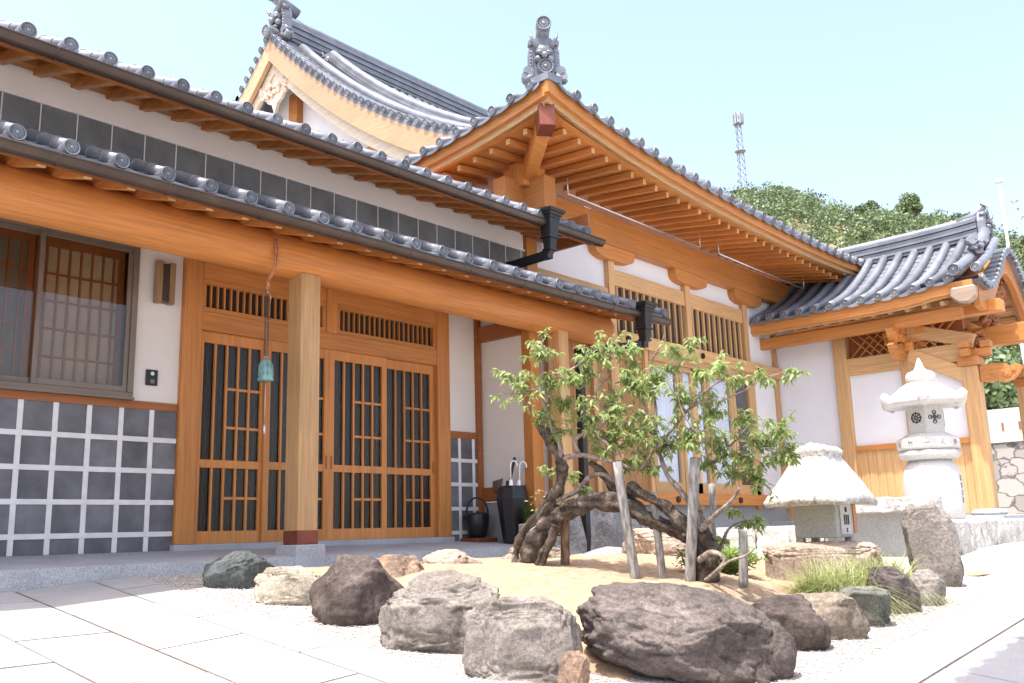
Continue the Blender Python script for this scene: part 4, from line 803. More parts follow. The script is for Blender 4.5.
# ------------------------------------------------------------------ rocks
def rock(label,c,dim,m,seed,rotz=-.85,sink=.12,ex=.62,cuts=13,name='rock',cat='rock',tilt=0,rough=.09,group='rocks edging the sand bed'):
    import bmesh
    rg=random.Random(seed); b=bmesh.new(); bmesh.ops.create_icosphere(b,subdivisions=6 if dim[0]>.7 else 5,radius=1)
    pl=[]
    for i in range(cuts):
        a=rg.uniform(0,2*PI); e=rg.uniform(-.2,.9); nrm=Vector((math.cos(a)*math.cos(e),math.sin(a)*math.cos(e),math.sin(e))); pl.append((nrm,rg.uniform(.68,.93)))
    sd=Vector((seed*3.7,seed*1.3,seed*7.1))
    for v in b.verts:
        d=v.co.normalized(); p=Vector([math.copysign(abs(t)**ex,t) for t in d]); p*=.92
        for nrm,h in pl:
            k=p.dot(nrm)-h
            if k>0: p-=nrm*k*.97
        p+=d*(noise.fractal(d*1.3+sd,1.0,2.0,4)*rough*1.1+noise.fractal(d*4+sd,.8,2.2,7)*rough*.6+(abs(noise.noise(d*6+sd*2))-.25)*rough*.35)
        rd=1-abs(noise.noise(d*2.3+sd)); p-=d*max(0,rd-.93)*.5
        v.co=Vector((p.x*dim[0]/2,p.y*dim[1]/2,p.z*dim[2]/2))
    M=Matrix.Rotation(tilt,4,'Y'); bmesh.ops.transform(b,matrix=M,verts=b.verts)
    me=bpy.data.meshes.new(name); b.to_mesh(me); b.free(); me.polygons.foreach_set('use_smooth',[True]*len(me.polygons)); me.materials.append(m)
    o=bpy.data.objects.new(name,me); COL.objects.link(o); o.location=(c[0],c[1],c[2]+dim[2]*(.5-sink)); o.rotation_euler=(0,0,rotz); tag(o,label,cat,group); return o
FH=Vector((.75,.66,0))
def R_(px,py,w,h,m,seed,label,dep=.8,back=.38,**k):
    d=w*dep; c=Vector((px,py,0))+FH*d*back; sink=k.pop('sink',.14); return rock(label,(c.x,c.y,g(px,py)),(w*1.04,d,h/(1-sink)*1.0),m,seed,sink=sink,**k)
R_(4.30,6.84,.60,.31,RM['green'],1,'low dark green-black rock at the far left end of the bed by the porch step',ex=.7)
R_(4.30,6.12,.70,.29,RM['yellow'],2,'long pale yellowish rock with dark knobs in front of the porch post',ex=.5,dep=.5)
R_(4.28,5.30,.66,.50,RM['brown'],3,'rounded dark brown boulder just right of the pale yellowish rock',ex=.75)
R_(5.04,5.73,.50,.36,RM['orange'],14,'brown rock with a broken orange face behind the dark boulder',ex=.8)
R_(5.92,6.01,.58,.27,RM['pink'],5,'low buff rock behind the sand near the porch floor edge',ex=.8)
R_(4.24,4.44,.84,.50,RM['grey'],6,'broad grey-brown boulder third from the left along the front edge',ex=.62)
R_(4.21,3.68,.71,.48,RM['grey'],127,'squarish grey and orange flecked boulder at the front corner',ex=.5)
R_(4.86,2.96,1.32,.545,RM['purple'],28,'largest boulder, purple-brown and cracked, at the bottom centre',ex=.95,dep=.7,cuts=9,rough=.10,tilt=.20)
R_(4.27,3.38,.20,.22,RM['orange'],9,'small orange stone wedged beside the largest boulder',ex=.7)
R_(6.02,2.93,.60,.36,RM['brown'],30,'brown rock behind the right shoulder of the largest boulder',ex=.62)
R_(5.33,2.74,.34,.34,RM['purple'],44,'dark brown rock leaning on the right side of the largest boulder',ex=.8,back=.3)
R_(6.48,2.86,.62,.33,RM['tan'],11,'smooth tan rock with rounded top along the right edge',ex=.55)
R_(7.05,2.86,.56,.30,RM['sage'],12,'flat-topped grey-green rock between the tan rock and the brown block',ex=.45)
R_(7.70,2.84,.46,.38,RM['purple'],13,'blocky reddish brown rock in front of the sedge',ex=.45)
R_(8.22,2.74,.34,.30,RM['grey'],24,'small olive-grey rock at the foot of the upright stone',ex=.55)
R_(9.15,2.98,.50,.78,RM['grey'],15,'tall upright reddish stone slab right of the sedge',ex=.5,dep=.4,back=.2,tilt=-.10,cuts=5,sink=.1)
rock('large buff block carrying the thatched stone lantern',(8.60,3.84,-.63),(1.12,.78,.49),RM['pink'],16,rotz=-1.1,sink=.0,ex=.36,cuts=4,rough=.05)
rock('long low brown rock lying behind the gnarled trunk',(7.1,6.05,-.42),(.85,.4,.34),RM['tan'],18,sink=.1)
rock('low brown rock left behind the trunk base by the porch',(6.55,6.6,-.42),(.5,.4,.28),RM['pink'],19,sink=.1)
rock('pale rounded rock on the sand beyond the leaning trunk',(8.6,5.6,-.35),(.9,.5,.42),RM['pink'],21,sink=.1)
for i,(x,y,w_,h,lab) in enumerate(((8.88,6.95,.32,.66,'leftmost of the upright dark slates at the hall foundation'),(9.16,6.72,.36,.74,'middle upright dark slate at the hall foundation'),(9.52,6.45,.46,.64,'rightmost upright dark slate at the hall foundation'))):
    rock(lab,(x,y,-.42),(w_,.16,h+.1),RM['slate'],60+i,sink=.1,ex=.4,name='standing_slate',cat='stone slab',rough=.04,group='slates standing at the hall base')
# grey gravel heap, tan sand patch
def heap(label,c,rx,ry,h,m,name,seed):
    mb=MB(); n=28; vs=[]; 
    for j in range(9):
        for k in range(n):
            a=2*PI*k/n; r=j/8; x=c[0]+rx*r*math.cos(a)*(1+.12*noise.noise(Vector((math.cos(a)*2,math.sin(a)*2,seed)))); y=c[1]+ry*r*math.sin(a)
            vs.append((x,y,c[2]+h*(1-r*r)**1.2+.01*noise.noise(Vector((x*8,y*8,0)))))
    mb.add(vs,[(j*n+k,j*n+(k+1)%n,(j+1)*n+(k+1)%n,(j+1)*n+k) for j in range(8) for k in range(n)],True); o=mb.build(name,m); tag(o,label,'heap',None,'stuff'); return o
heap('low heap of grey gravel in front of the standing slates',(8.55,6.2,-.34),.6,.4,.17,mat('grey_gravel',(.30,.30,.31),.9,.2,0,60,.25,.6,80),'gravel_heap',1)
heap('small spill of tan sand on the gravel beside the upright stone',(10.2,2.95,g(10.2,2.95)-.01),.28,.12,.03,SAND,'sand_spill',2)
# loose pebbles on the gravel strip
mb=MB(); rg=random.Random(11)
def peb(x,y,z,r_):
    a=rg.uniform(0,PI); vs=[]
    for (u,v,w_) in ((1,0,0),(0,1,0),(-1,0,0),(0,-1,0),(0,0,.7),(0,0,-.7),):
        k=rg.uniform(.7,1.2); vs.append((x+r_*k*(u*math.cos(a)-v*math.sin(a)),y+r_*k*(u*math.sin(a)+v*math.cos(a)),z+r_*.8*w_))
    mb.add(vs,[(0,1,4),(1,2,4),(2,3,4),(3,0,4),(1,0,5),(2,1,5),(3,2,5),(0,3,5)])
for i in range(9000):
    if i%2: x=rg.uniform(3.97,4.7); y=rg.uniform(2.5,7.6)
    else: x=rg.uniform(4,11); y=rg.uniform(2.5,3.0)+ (rg.uniform(0,.8) if x>8.6 else 0)
    peb(x,y,g(x,y)+.004,rg.uniform(.005,.012))
for i in range(700):
    x=rg.uniform(4.9,8.8); y=rg.uniform(3.4,6.6); peb(x,y,bedz(x,y)+.002,rg.uniform(.004,.009))
o=mb.build('loose_gravel',PEB,None,0,False); tag(o,'pale loose pebbles strewn along the gravel strip by the rocks','gravel',None,'stuff')
# ------------------------------------------------------------------ tree
def leaf(mb,p,d,l,w_,rg,droop=.5):
    d=Vector(d).normalized(); s_=d.cross(Vector((0,0,1)))
    if s_.length<.1: s_=Vector((1,0,0))
    s_.normalize(); s_=(s_*math.cos(rg.uniform(-.8,.8))+d.cross(s_)*math.sin(rg.uniform(-.8,.8))).normalized(); n=s_.cross(d)
    a=p; b=p+d*l*.45; c=p+d*l*.95-Vector((0,0,l*droop*.3)); fold=n*w_*.25
    mb.add([a,b+s_*w_/2+fold,c,b-s_*w_/2+fold,b],[(0,1,4),(1,2,4),(0,4,3),(4,2,3)],True)
TB=(6.7,4.9,g(6.7,4.9))
T=empty('garden_plum_tree',TB,'old gnarled garden tree with trunk bent along the sand and sparse light green leaves','tree')
def smoothpath(br,sub=4):
    pts=[Vector(q[:3]) for q in br]; rr=[q[3] for q in br]; P=[];Q=[]
    for i in range(len(pts)-1):
        p0=pts[max(i-1,0)];p1=pts[i];p2=pts[i+1];p3=pts[min(i+2,len(pts)-1)]
        for k in range(sub):
            t=k/sub; P.append(.5*((2*p1)+(p2-p0)*t+(2*p0-5*p1+4*p2-p3)*t*t+(3*p1-p0-3*p2+p3)*t**3)); Q.append(rr[i]*(1-t)+rr[i+1]*t)
    P.append(pts[-1]);Q.append(rr[-1]); return P,Q
def knobby(mb,br,n,sub,seed,amt):
    P,Q=smoothpath(br,sub); k0=len(mb.v); mb.tube(P,Q,n)
    for i in range(k0,len(mb.v)):
        v=Vector(mb.v[i]); j=min(range(len(P)),key=lambda q:(P[q]-v).length_squared); d=v-P[j]; r=max(Q[j],1e-4)
        s=1+amt*noise.fractal(v*9+Vector((seed,0,0)),1,2,3)+amt*.8*math.sin(6*math.atan2(d.z,d.x+d.y)+noise.noise(v*3)*6)*.35
        mb.v[i]=tuple(P[j]+d*s)
mb=MB()
for i,br in enumerate(TREE['trunk']): knobby(mb,[q[:3]+[q[3]*.74] for q in br],26,9,i*3.1,.6)
mb.build('trunk',BARK,T)
BRL=rockmat('grey_limb_bark',(.16,.12,.10),(.34,.29,.25),(.50,.46,.42),14,.8)
for i,br in enumerate(TREE['limb']):
    mb=MB(); knobby(mb,[q[:3]+[q[3]*.62] for q in br],10,5,i*2.3,.3); mb.build('branch',BRL,T)
rg=random.Random(21); lf=MB(); tw=MB()
for (x,y,z,r_) in LEAVES:
    n_=int(18+5200*r_*r_); c=Vector((x,y,z))
    nt_=max(2,int(n_/12))
    ends=[]
    for k in range(nt_):
        q=c+Vector((rg.gauss(0,.5),rg.gauss(0,.5),rg.gauss(0,.45)))*r_*1.25; a=c+(q-c)*rg.uniform(-.3,.2)-Vector((0,0,r_*.3))
        m_=(a+q)/2+Vector((rg.uniform(-.02,.02),rg.uniform(-.02,.02),rg.uniform(0,.03))); tw.tube([a,m_,q],[.0035,.0028,.0015],4,False); ends.append((a,m_,q))
    for k in range(n_):
        a,m_,q=rg.choice(ends); t=rg.random()**.6; p=(a*(1-t)+m_*t) if rg.random()<.35 else (m_*(1-t)+q*t)
        an=rg.uniform(0,2*PI); d=Vector((math.cos(an),math.sin(an),rg.uniform(-1.5,.25)))
        leaf(lf,p+Vector((rg.uniform(-.012,.012),rg.uniform(-.012,.012),rg.uniform(-.01,.01))),d,rg.uniform(.05,.088),rg.uniform(.02,.032),rg)
lf.build('leaves',LEAF,T,0,False); tw.build('twigs',BRL,T,0,False)
PL=['tallest peeled pole propping the leaning trunk, at the front left','thin peeled pole leaning behind the tallest front pole','grey pole standing against the right-hand trunk','short grey stake at the right edge of the tree','slim pale pole behind the right-hand trunk','brown stake under the left bend of the trunk']
for i,(a,b,r_) in enumerate(POLES):
    a=Vector(a); b=Vector(b); a.z-=.06; mb=MB(); pts=[a+(b-a)*k/8+Vector((noise.noise(Vector((i*5,k,0)))*.008,noise.noise(Vector((0,i*5,k)))*.008,0)) for k in range(9)]
    mb.tube(pts,[r_*(1.05-.12*k/8)*(1+.06*noise.noise(Vector((k*.9,i,3)))) for k in range(9)],14); o=mb.build('support_pole',POLEM if i!=5 else mat('brown_stake',(.22,.15,.10),.85,.2,0,6,.3,.4,20,(6,6,1))); tag(o,PL[i],'support pole','poles propping the garden tree')
# shrub and small plants
def plant(name,label,c,r_,h,n_,m,ll,lw,seed,cat='shrub',stems=True,sm=BRL):
    e=empty(name,(c[0],c[1],c[2]),label,cat); rg=random.Random(seed); lf=MB(); st=MB()
    for k in range(max(6,n_//28)):
        a=rg.uniform(0,2*PI); rr=r_*math.sqrt(rg.random()); tip=Vector((c[0]+rr*math.cos(a),c[1]+rr*math.sin(a),c[2]+h*rg.uniform(.5,1))); b0=Vector((c[0]+rr*.15*math.cos(a),c[1]+rr*.15*math.sin(a),c[2]-.02)); md=(b0+tip)/2+Vector((0,0,h*.15))
        st.tube([b0,md,tip],[.006,.004,.002],5,False)
        for q in range(28):
            t=rg.uniform(.25,1); p=(b0*(1-t)**2+md*2*t*(1-t)+tip*t*t)+Vector((rg.gauss(0,.03),rg.gauss(0,.03),rg.gauss(0,.025))); an=rg.uniform(0,2*PI)
            leaf(lf,p,(math.cos(an),math.sin(an),rg.uniform(-.4,.7)),ll*rg.uniform(.7,1.2),lw,rg,.3)
    lf.build('leaves',m,e,0,False); st.build('stems',sm,e,0,False); return e
plant('low_shrub','bright green feathery low shrub beside the thatched stone lantern',(7.75,4.35,bedz(7.75,4.35)),.32,.24,3600,LEAFB,.06,.018,3)
plant('low_shrub','darker green shrub at the foot of the right-hand trunk',(6.95,4.25,bedz(6.95,4.25)),.14,.28,220,LEAFD,.045,.02,4)
plant('low_shrub','pale yellow-green shrub behind the left bend of the trunk',(7.65,6.3,-.3),.20,.80,300,LEAFY,.05,.024,6)
def tuft(name,label,c,r_,n_,L_,m,seed,cat='grass',wd=.006,spread=1.0,parent=None):
    rg=random.Random(seed); mb=MB()
    for k in range(n_):
        a=rg.uniform(0,2*PI); b=rg.uniform(0,2*PI); rr=r_*math.sqrt(rg.random()); p=Vector((c[0]+rr*math.cos(b),c[1]+rr*math.sin(b),c[2])); d=Vector((math.cos(a),math.sin(a),0)); l=L_*rg.uniform(.55,1.1); s_=Vector((-d.y,d.x,0))*wd/2
        out=rg.uniform(.25,1)*spread; vs=[]
        for j in range(6):
            t=j/5; q=p+d*l*out*t*(.35+.65*t)+Vector((0,0,l*(1.25*t-1.05*t*t*out))); w_=1-t*.9; vs+=[q-s_*w_,q+s_*w_]
        mb.add(vs,[(2*j,2*j+1,2*j+3,2*j+2) for j in range(5)],True)
    o=mb.build(name,m,parent,0,False)
    if label: tag(o,label,cat,None)
    return o
tuft('sedge_clump','arching yellow-green sedge spilling over the rocks, left clump',(7.75,3.35,bedz(7.75,3.35)-.02),.28,2900,.52,GRASSM,1,wd=.011,spread=1.5)
tuft('sedge_clump','arching yellow-green sedge next to the upright reddish stone, right clump',(8.45,3.25,bedz(8.45,3.25)-.02),.24,2200,.52,GRASSM,2,wd=.011,spread=1.5)
# ------------------------------------------------------------------ stone lanterns
LC=(12.6,4.05,.0)
SL=empty('stone_lantern',LC,'tall white stone lantern with scalloped umbrella cap and barrel-shaped shaft','stone lantern')
mb=MB(); prof=[(.05,.0),(.30,.0),(.335,.05),(.35,.18),(.355,.4),(.34,.6),(.31,.70),(.25,.765),(.05,.77)]
mb.lathe(prof,LC,36,True); mb.build('shaft',LANT,SL,0)
mb=MB(); mb.lathe([(.05,.76),(.27,.765),(.33,.79),(.36,.83),(.34,.885),(.30,.90),(.1,.9)],LC,48,True,None,lambda a,z:1+.05*abs(math.sin(4*a))); mb.build('lotus_ring',LANT,SL)
mb=MB(); mb.lathe([(.1,.89),(.36,.895),(.385,.91),(.385,1.02),(.37,1.04),(.30,1.07),(.26,1.10),(.1,1.11)],LC,12,False); mb.build('platform_ring',LANT,SL,.012)
mb=MB(); mb.lathe([(.1,1.09),(.245,1.09),(.245,1.47),(.1,1.47)],LC,6,False,Matrix.Translation(Vector(LC))@Matrix.Rotation(.33,4,'Z')@Matrix.Translation(-Vector(LC))); fbx=mb.build('fire_box',LANT,SL,.012)
# cap with six curled corners
mb=MB()
def cf(a,z): return 1+(.14*max(0,math.cos(6*(a-.33)))**3 if z<1.66 else 0)
mb.lathe([(.10,1.46),(.36,1.45),(.46,1.455),(.50,1.48),(.50,1.53),(.42,1.575),(.33,1.64),(.27,1.71),(.19,1.76),(.05,1.78)],LC,72,True,None,cf)
for k in range(6):
    a=.33+2*PI*k/6; c_,s_=math.cos(a),math.sin(a); mb.tube([(LC[0]+.42*c_,LC[1]+.42*s_,LC[2]+1.50),(LC[0]+.50*c_,LC[1]+.50*s_,LC[2]+1.53),(LC[0]+.53*c_,LC[1]+.53*s_,LC[2]+1.585),(LC[0]+.51*c_,LC[1]+.51*s_,LC[2]+1.62)],[.085,.08,.06,.03],12)
mb.build('umbrella_cap',LANT,SL)
mb=MB(); mb.lathe([(.03,1.76),(.17,1.765),(.185,1.80),(.18,1.87),(.15,1.905),(.08,1.93),(.055,1.97),(.03,2.05),(.012,2.09)],LC,28,True); mb.build('jewel_finial',LANT,SL)
INK=mat('engraved_ink',(.06,.055,.05),.8,.2,0,5,.1)
def on_lantern(az,rad,z):     # frame on a face whose outward normal has azimuth az
    n_=Vector((math.cos(az),math.sin(az),0)); s_=Vector((-n_.y,n_.x,0)); return Matrix(((s_.x,0,n_.x,LC[0]+n_.x*rad),(s_.y,0,n_.y,LC[1]+n_.y*rad),(0,1,0,LC[2]+z),(0,0,0,1)))
def ring(mb,M,cx,cy,r_,th,n=20,ry=None):
    ry=ry or r_; vs=[];k_=n
    for z in (0,.006):
        for q in (r_-th,r_):
            for k in range(n): a=2*PI*k/n; vs.append((cx+q*math.cos(a),cy+q*ry/r_*math.sin(a),z))
    fs=[]
    for k in range(n):
        j=(k+1)%n; fs+=[(2*n+k,2*n+j,3*n+j,3*n+k),(n+k,n+j,3*n+j,3*n+k),(k,j,2*n+j,2*n+k)]
    mb.add(vs,fs,False,M)
def strip(mb,M,x0,y0,x1,y1,w_):
    d=Vector((x1-x0,y1-y0,0)); d.normalize(); s_=Vector((-d.y,d.x,0))*w_/2; a=Vector((x0,y0,0)); b=Vector((x1,y1,0)); z=Vector((0,0,.006))
    vs=[a-s_,b-s_,b+s_,a+s_]; mb.add(vs+[p+z for p in vs],[(0,1,2,3),(4,5,6,7),(0,1,5,4),(1,2,6,5),(2,3,7,6),(3,0,4,7)],False,M)
apo=.245*math.cos(PI/6)
az1=.33+PI/6+PI; az0=az1-PI/3   # faces towards the path
for az_,kind in ((az1,'cross'),(az0,'wheel')): pass
def emblem(az_,kind):
    M=on_lantern(az_,apo+.001,1.30); mb=MB()
    if kind=='wheel':
        ring(mb,M,0,0,.066,.014,28); ring(mb,M,0,0,.02,.008,14)
        for k in range(8): a=PI*k/4; strip(mb,M,.015*math.cos(a),.015*math.sin(a),.055*math.cos(a),.055*math.sin(a),.010); strip(mb,M,.062*math.cos(a),.062*math.sin(a),.074*math.cos(a),.074*math.sin(a),.012)
        mb.build('wheel_emblem',INK,fbx)
    else:
        for k in range(4):
            a=PI*k/2; c_,s_=math.cos(a),math.sin(a); ring(mb,M,.058*c_,.058*s_,.028,.009,18); strip(mb,M,.012*c_,.012*s_,.035*c_,.035*s_,.012); 
            strip(mb,M,.05*c_-.012*s_,.05*s_+.012*c_,.05*c_+.012*s_,.05*s_-.012*c_,.006)
        ring(mb,M,0,0,.014,.008,12)
        for k in range(4): a=PI/4+PI*k/2; strip(mb,M,.01*math.cos(a),.01*math.sin(a),.035*math.cos(a),.035*math.sin(a),.006)
        mb.build('flower_cross_emblem',INK,fbx)
EMB=1
def text_mesh(txt,size,M,name,m,parent):
    cu=bpy.data.curves.new(name,'FONT'); cu.body=txt; cu.size=size; cu.align_x='CENTER'; cu.align_y='CENTER'; cu.extrude=.003
    t=bpy.data.objects.new(name,cu); COL.objects.link(t); dg=bpy.context.evaluated_depsgraph_get(); me=bpy.data.meshes.new_from_object(t.evaluated_get(dg)); bpy.data.objects.remove(t); bpy.data.curves.remove(cu)
    mb=MB(); mb.add([tuple(v.co) for v in me.vertices],[tuple(p.vertices) for p in me.polygons],False,M); return mb.build(name,m,parent,0,False)
camaz=math.atan2(-LC[1],-LC[0])
# six faces: centre azimuth of the two faces seen best
faces=[.33+PI/6+PI*k/3 for k in range(6)]
faces=sorted([math.atan2(math.sin(a),math.cos(a)) for a in faces],key=lambda a:abs(math.atan2(math.sin(a-camaz),math.cos(a-camaz))))
fa,fb=faces[0],faces[1]
dfa=lambda a:math.atan2(math.sin(a-camaz),math.cos(a-camaz))
if dfa(fa)>dfa(fb): right,left=fa,fb
else: right,left=fb,fa
emblem(right,'cross'); emblem(left,'wheel')
mb=MB(); M=on_lantern(right+PI/3,apo+.001,1.29); 
for (a,b,c_,d_) in ((-.06,-.1,-.06,.1),(.06,-.1,.06,.1),(-.06,.1,.06,.1),(-.06,-.1,.06,-.1),(-.06,0,.06,0),(0,-.1,0,.1)): strip(mb,M,a,b,c_,d_,.014)
mb.build('wooden_window_grille',DZ,fbx)
ringmat=mat('carved_grey',(.22,.21,.20),.9,.1,0,5,.1)
for k,ch in enumerate(('九','竹','一','人','外')):
    az_=camaz+(k-2.1)*PI/6*.93
    j=round((az_-PI/12)/(PI/6)); az2=(j+.5)*PI/6
    text_mesh(ch,.075,on_lantern(az2,.385*math.cos(PI/12)+.001,.965),'carved_letter',ringmat,SL)
for k in range(4): 
    mb=MB(); M=on_lantern(camaz+1.18,.352,.52-k*.09); strip(mb,M,-.02,.02,.02,.02,.008); strip(mb,M,0,.035,0,-.03,.008); strip(mb,M,-.02,-.02,.02,-.01,.008); mb.build('carved_mark',ringmat,SL)
# thatched stone lantern
TC=Vector((8.70,3.82,-.165)); TH=empty('thatched_stone_lantern',TC,'small stone lantern shaped like a thatched hut on the large buff block','stone lantern')
MT=Matrix.Translation(TC)@Matrix.Rotation(.05,4,'Z')
mb=MB(); mb.box(-.22,.22,-.20,.20,.045,.40,MT); 
for sx in (-1,1):
    for sy in (-1,1): mb.box(sx*.22,sx*.14,sy*.20,sy*.13,-.02,.045,MT)
hb=mb.build('hut_body',HUTM,TH,.008)
mb=MB(); 
mb.box(-.13,.13,-.215,-.20,.07,.36,MT); mb.build('stone_door_panel',LANT,hb,.004)
mb=MB()
for i in range(3): mb.box(-.065+.05*i,-.035+.05*i,-.2185,-.2145,.16,.25,MT)
mb.box(-.025,.025,-.2185,-.2145,.275,.32,MT); mb.box(-.012,.012,-.2185,-.2145,.09,.13,MT); mb.build('window_slit',DARK,hb)
mb=MB(); mb.box(.225,.31,-.205,-.18,.08,.38,MT); mb.build('wooden_shutter',WZ,hb,.004)
mb=MB(); vs=[]; N_=14; rg=random.Random(2)
levels=[(.47,.375,.355,0),(.485,.39,.40,0),(.465,.37,.44,0),(.36,.275,.58,0),(.27,.19,.72,0),(.235,.15,.80,0),(.25,.165,.83,0),(.25,.165,.87,0),(.22,.12,.895,0)]
ringn=[]
for (a,b,z,_) in levels:
    for k in range(4*N_):
        s_=k//N_; t=(k%N_)/N_*2-1
        x,y=[(t,-1),(1,t),(-t,1),(-1,-t)][s_]
        q=1+.0; bl=.985+.03*noise.noise(Vector((x*6,y*6,z*6))); cr=1-.05*max(0,abs(x)*abs(y)-.6)
        sagz=-.03*(abs(t)**2) if z<.46 else 0
        vs.append((x*a*bl*cr,y*b*bl*cr,z+.012*noise.noise(Vector((x*9,y*9,z*5)))+sagz))
n4=4*N_; fs=[(i*n4+k,i*n4+(k+1)%n4,(i+1)*n4+(k+1)%n4,(i+1)*n4+k) for i in range(len(levels)-1) for k in range(n4)]+[tuple(range(n4))[::-1],tuple((len(levels)-1)*n4+k for k in range(n4))]
mb.add(vs,fs,True,MT); mb.build('thatch_cap',RM['white'],TH)
mb=MB(); [mb.tube([MT@Vector((x,-.175,.83)),MT@Vector((x,0,.91)),MT@Vector((x,.175,.83))],.022,8) for x in (-.16,0,.16)]; mb.build('ridge_bundle',RM['white'],TH)
# slab table
TT=empty('stone_slab_table',(10.5,3.95,-.3),'rough pale stone slab laid on a grey block behind the sedge','stone table')
def rslab(name,c,dim,rz,m,parent,seed):
    import bmesh
    b=bmesh.new(); bmesh.ops.create_cube(b,size=1); bmesh.ops.subdivide_edges(b,edges=b.edges,cuts=14,use_grid_fill=True)
    for v in b.verts:
        p=v.co; q=Vector((p.x*dim[0],p.y*dim[1],p.z*dim[2])); k=noise.fractal(q*5+Vector((seed,0,0)),1,2,4)*.03; q+=p.normalized()*k; v.co=Matrix.Rotation(rz,4,'Z')@q+Vector(c)-LOC[parent.name]
    me=bpy.data.meshes.new(name); b.to_mesh(me); b.free(); me.polygons.foreach_set('use_smooth',[True]*len(me.polygons)); me.materials.append(m); o=bpy.data.objects.new(name,me); COL.objects.link(o); o.parent=parent; LOC[o.name]=LOC[parent.name]; return o
rslab('top_slab',(10.55,4.05,.19),(1.25,.62,.15),-.8,RM['white'],TT,1); rslab('support_block',(10.62,4.12,-.14),(.85,.4,.58),-.8,HUTM,TT,2)
# rubble retaining stones of the gate platform
RT=empty('rubble_retaining_wall',(13,3.6,-.4),'low wall of rough pale stones under the gate platform','retaining wall')
rg=random.Random(9); x=10.95; i=0
while x<16.5:
    w_=rg.uniform(.35,.6); h=.0-g(x,3.5)+.16
    rslab('facing_stone',(x+w_/2,3.58,(.0+g(x,3.5)-.15)/2-.005),(w_*.97,.30,h),0,RM['white'],RT,20+i); x+=w_; i+=1
y=3.75
while y<7: 
    w_=rg.uniform(.4,.6); rslab('facing_stone',(11.0,y+w_/2,-.24),(.28,w_*.97,.42),0,RM['white'],RT,60+i); y+=w_; i+=1
# ------------------------------------------------------------------ things on the porch
J=empty('umbrella_stand',(9.27,8.24,-.12),'tall faceted black umbrella jar beside the white side wall','umbrella stand')
mb=MB(); mb.lathe([(.02,0),(.13,0),(.135,.02),(.19,.42),(.21,.56),(.185,.70),(.17,.725),(.155,.725),(.17,.56),(.11,.1)],(9.27,8.24,-.12),8,False); mb.build('jar',BLACKM,J,.006)
for i,(dx,dy,hx,lab,m) in enumerate(((-.07,-.05,-1,'clear umbrella with white crook handle, left one in the jar',WHITEP),(.06,-.03,1,'umbrella with white crook handle curling right, in the jar',WHITEP),(.01,.06,0,'folded dark umbrella with straight handle in the jar',DARK))):
    x0,y0,z0=9.27+dx,8.24+dy,.2; u=empty('umbrella',(x0,y0,-.05),lab,'umbrella','umbrellas in the black jar')
    mb=MB(); mb.tube([(x0,y0,-.0),(x0+dx*.3,y0+dy*.3,.55),(x0+dx*.5,y0+dy*.5,.68)],[.022,.035,.02],10); mb.build('folded_canopy',CURT if i<2 else DARK,u)
    mb=MB()
    if hx: mb.tube([(x0+dx*.5,y0+dy*.5,.62),(x0+dx*.7,y0+dy*.7,.86)]+[(x0+dx*.7+(.045-.045*math.cos(a))*1.0*(.7 if hx>0 else .7),y0+dy*.7-(.045-.045*math.cos(a))*.7,.86+.06*math.sin(a)) for a in (.5,1.0,1.6,2.2,2.7,3.1,3.5)],.011,8)
    else: mb.tube([(x0,y0,.6),(x0+.07,y0-.05,.98)],[.014,.02],8)
    mb.build('handle',m,u)
K=empty('iron_kettle',(9.17,8.78,-.09),'black hanging iron kettle with hooped handle on a red-brown board','kettle')
mb=MB(); mb.lathe([(.02,.05),(.10,.05),(.125,.09),(.155,.22),(.165,.34),(.15,.37),(.14,.36),(.13,.2)],(9.17,8.78,-.09),20,True); mb.build('kettle_body',BLACKM,K)
mb=MB(); mb.tube([(9.17+.145*math.cos(a)*.75,8.78-.145*math.cos(a)*.66,.26+.22*math.sin(a)) for a in [PI*k/12 for k in range(13)]],.013,8); mb.build('hoop_handle',BLACKM,K)
mb=MB(); mb.tube([(9.10,8.84,.16),(9.02,8.90,.24)],[.03,.02],8); mb.build('spout',BLACKM,K)
mb=MB(); mb.box(8.98,9.36,8.6,8.92,-.115,-.045); o=mb.build('wooden_board',REDW,None,.005); tag(o,'thick red-brown board under the iron kettle','board')
F=empty('potted_grass',(9.28,7.98,-.155),'white tapered pot of dark drooping grass in front of the umbrella jar','potted plant')
mb=MB(); mb.lathe([(.02,0),(.10,0),(.135,.27),(.125,.27),(.10,.2)],(9.28,7.98,-.155),24,True); mb.build('pot',WHITEP,F)
tuft('grass_blades',None,(9.28,7.98,.08),.07,260,.36,DGR,4,parent=F,wd=.009,spread=.9)
mb=MB(); mb.add([(9.5,8.66,.56),(9.40,8.60,.56),(9.5,8.80,.56),(9.5,8.60,.74),(9.5,8.80,.70),(9.43,8.62,.70)],[(0,1,2),(1,5,4,2),(0,3,5,1),(3,4,5),(0,2,4,3)]); o=mb.build('foot_lamp',ALU,None,.004); tag(o,'small angular foot lamp low on the white side wall','lamp')
WLm=empty('wall_lamp',(4.71,9,2.64),'slim bronze and wood wall lamp between window and left door pillar','wall lamp')
mb=MB(); mb.box(4.66,4.76,8.96,9.0,2.44,2.84); mb.build('back_plate',BLACKM,WLm)
mb=MB(); mb.box(4.61,4.67,8.88,8.96,2.42,2.86); mb.box(4.75,4.81,8.88,8.96,2.42,2.86); mb.build('wood_cheek',wood('lamp_oak',(.33,.20,.10),'z'),WLm,.004)
mb=MB(); mb.box(4.67,4.75,8.895,8.96,2.44,2.84); mb.build('lamp_shade',BRONZE,WLm)
IC=empty('intercom_panel',(4.65,9,1.64),'small black intercom panel on the white wall beside the left door pillar','intercom')
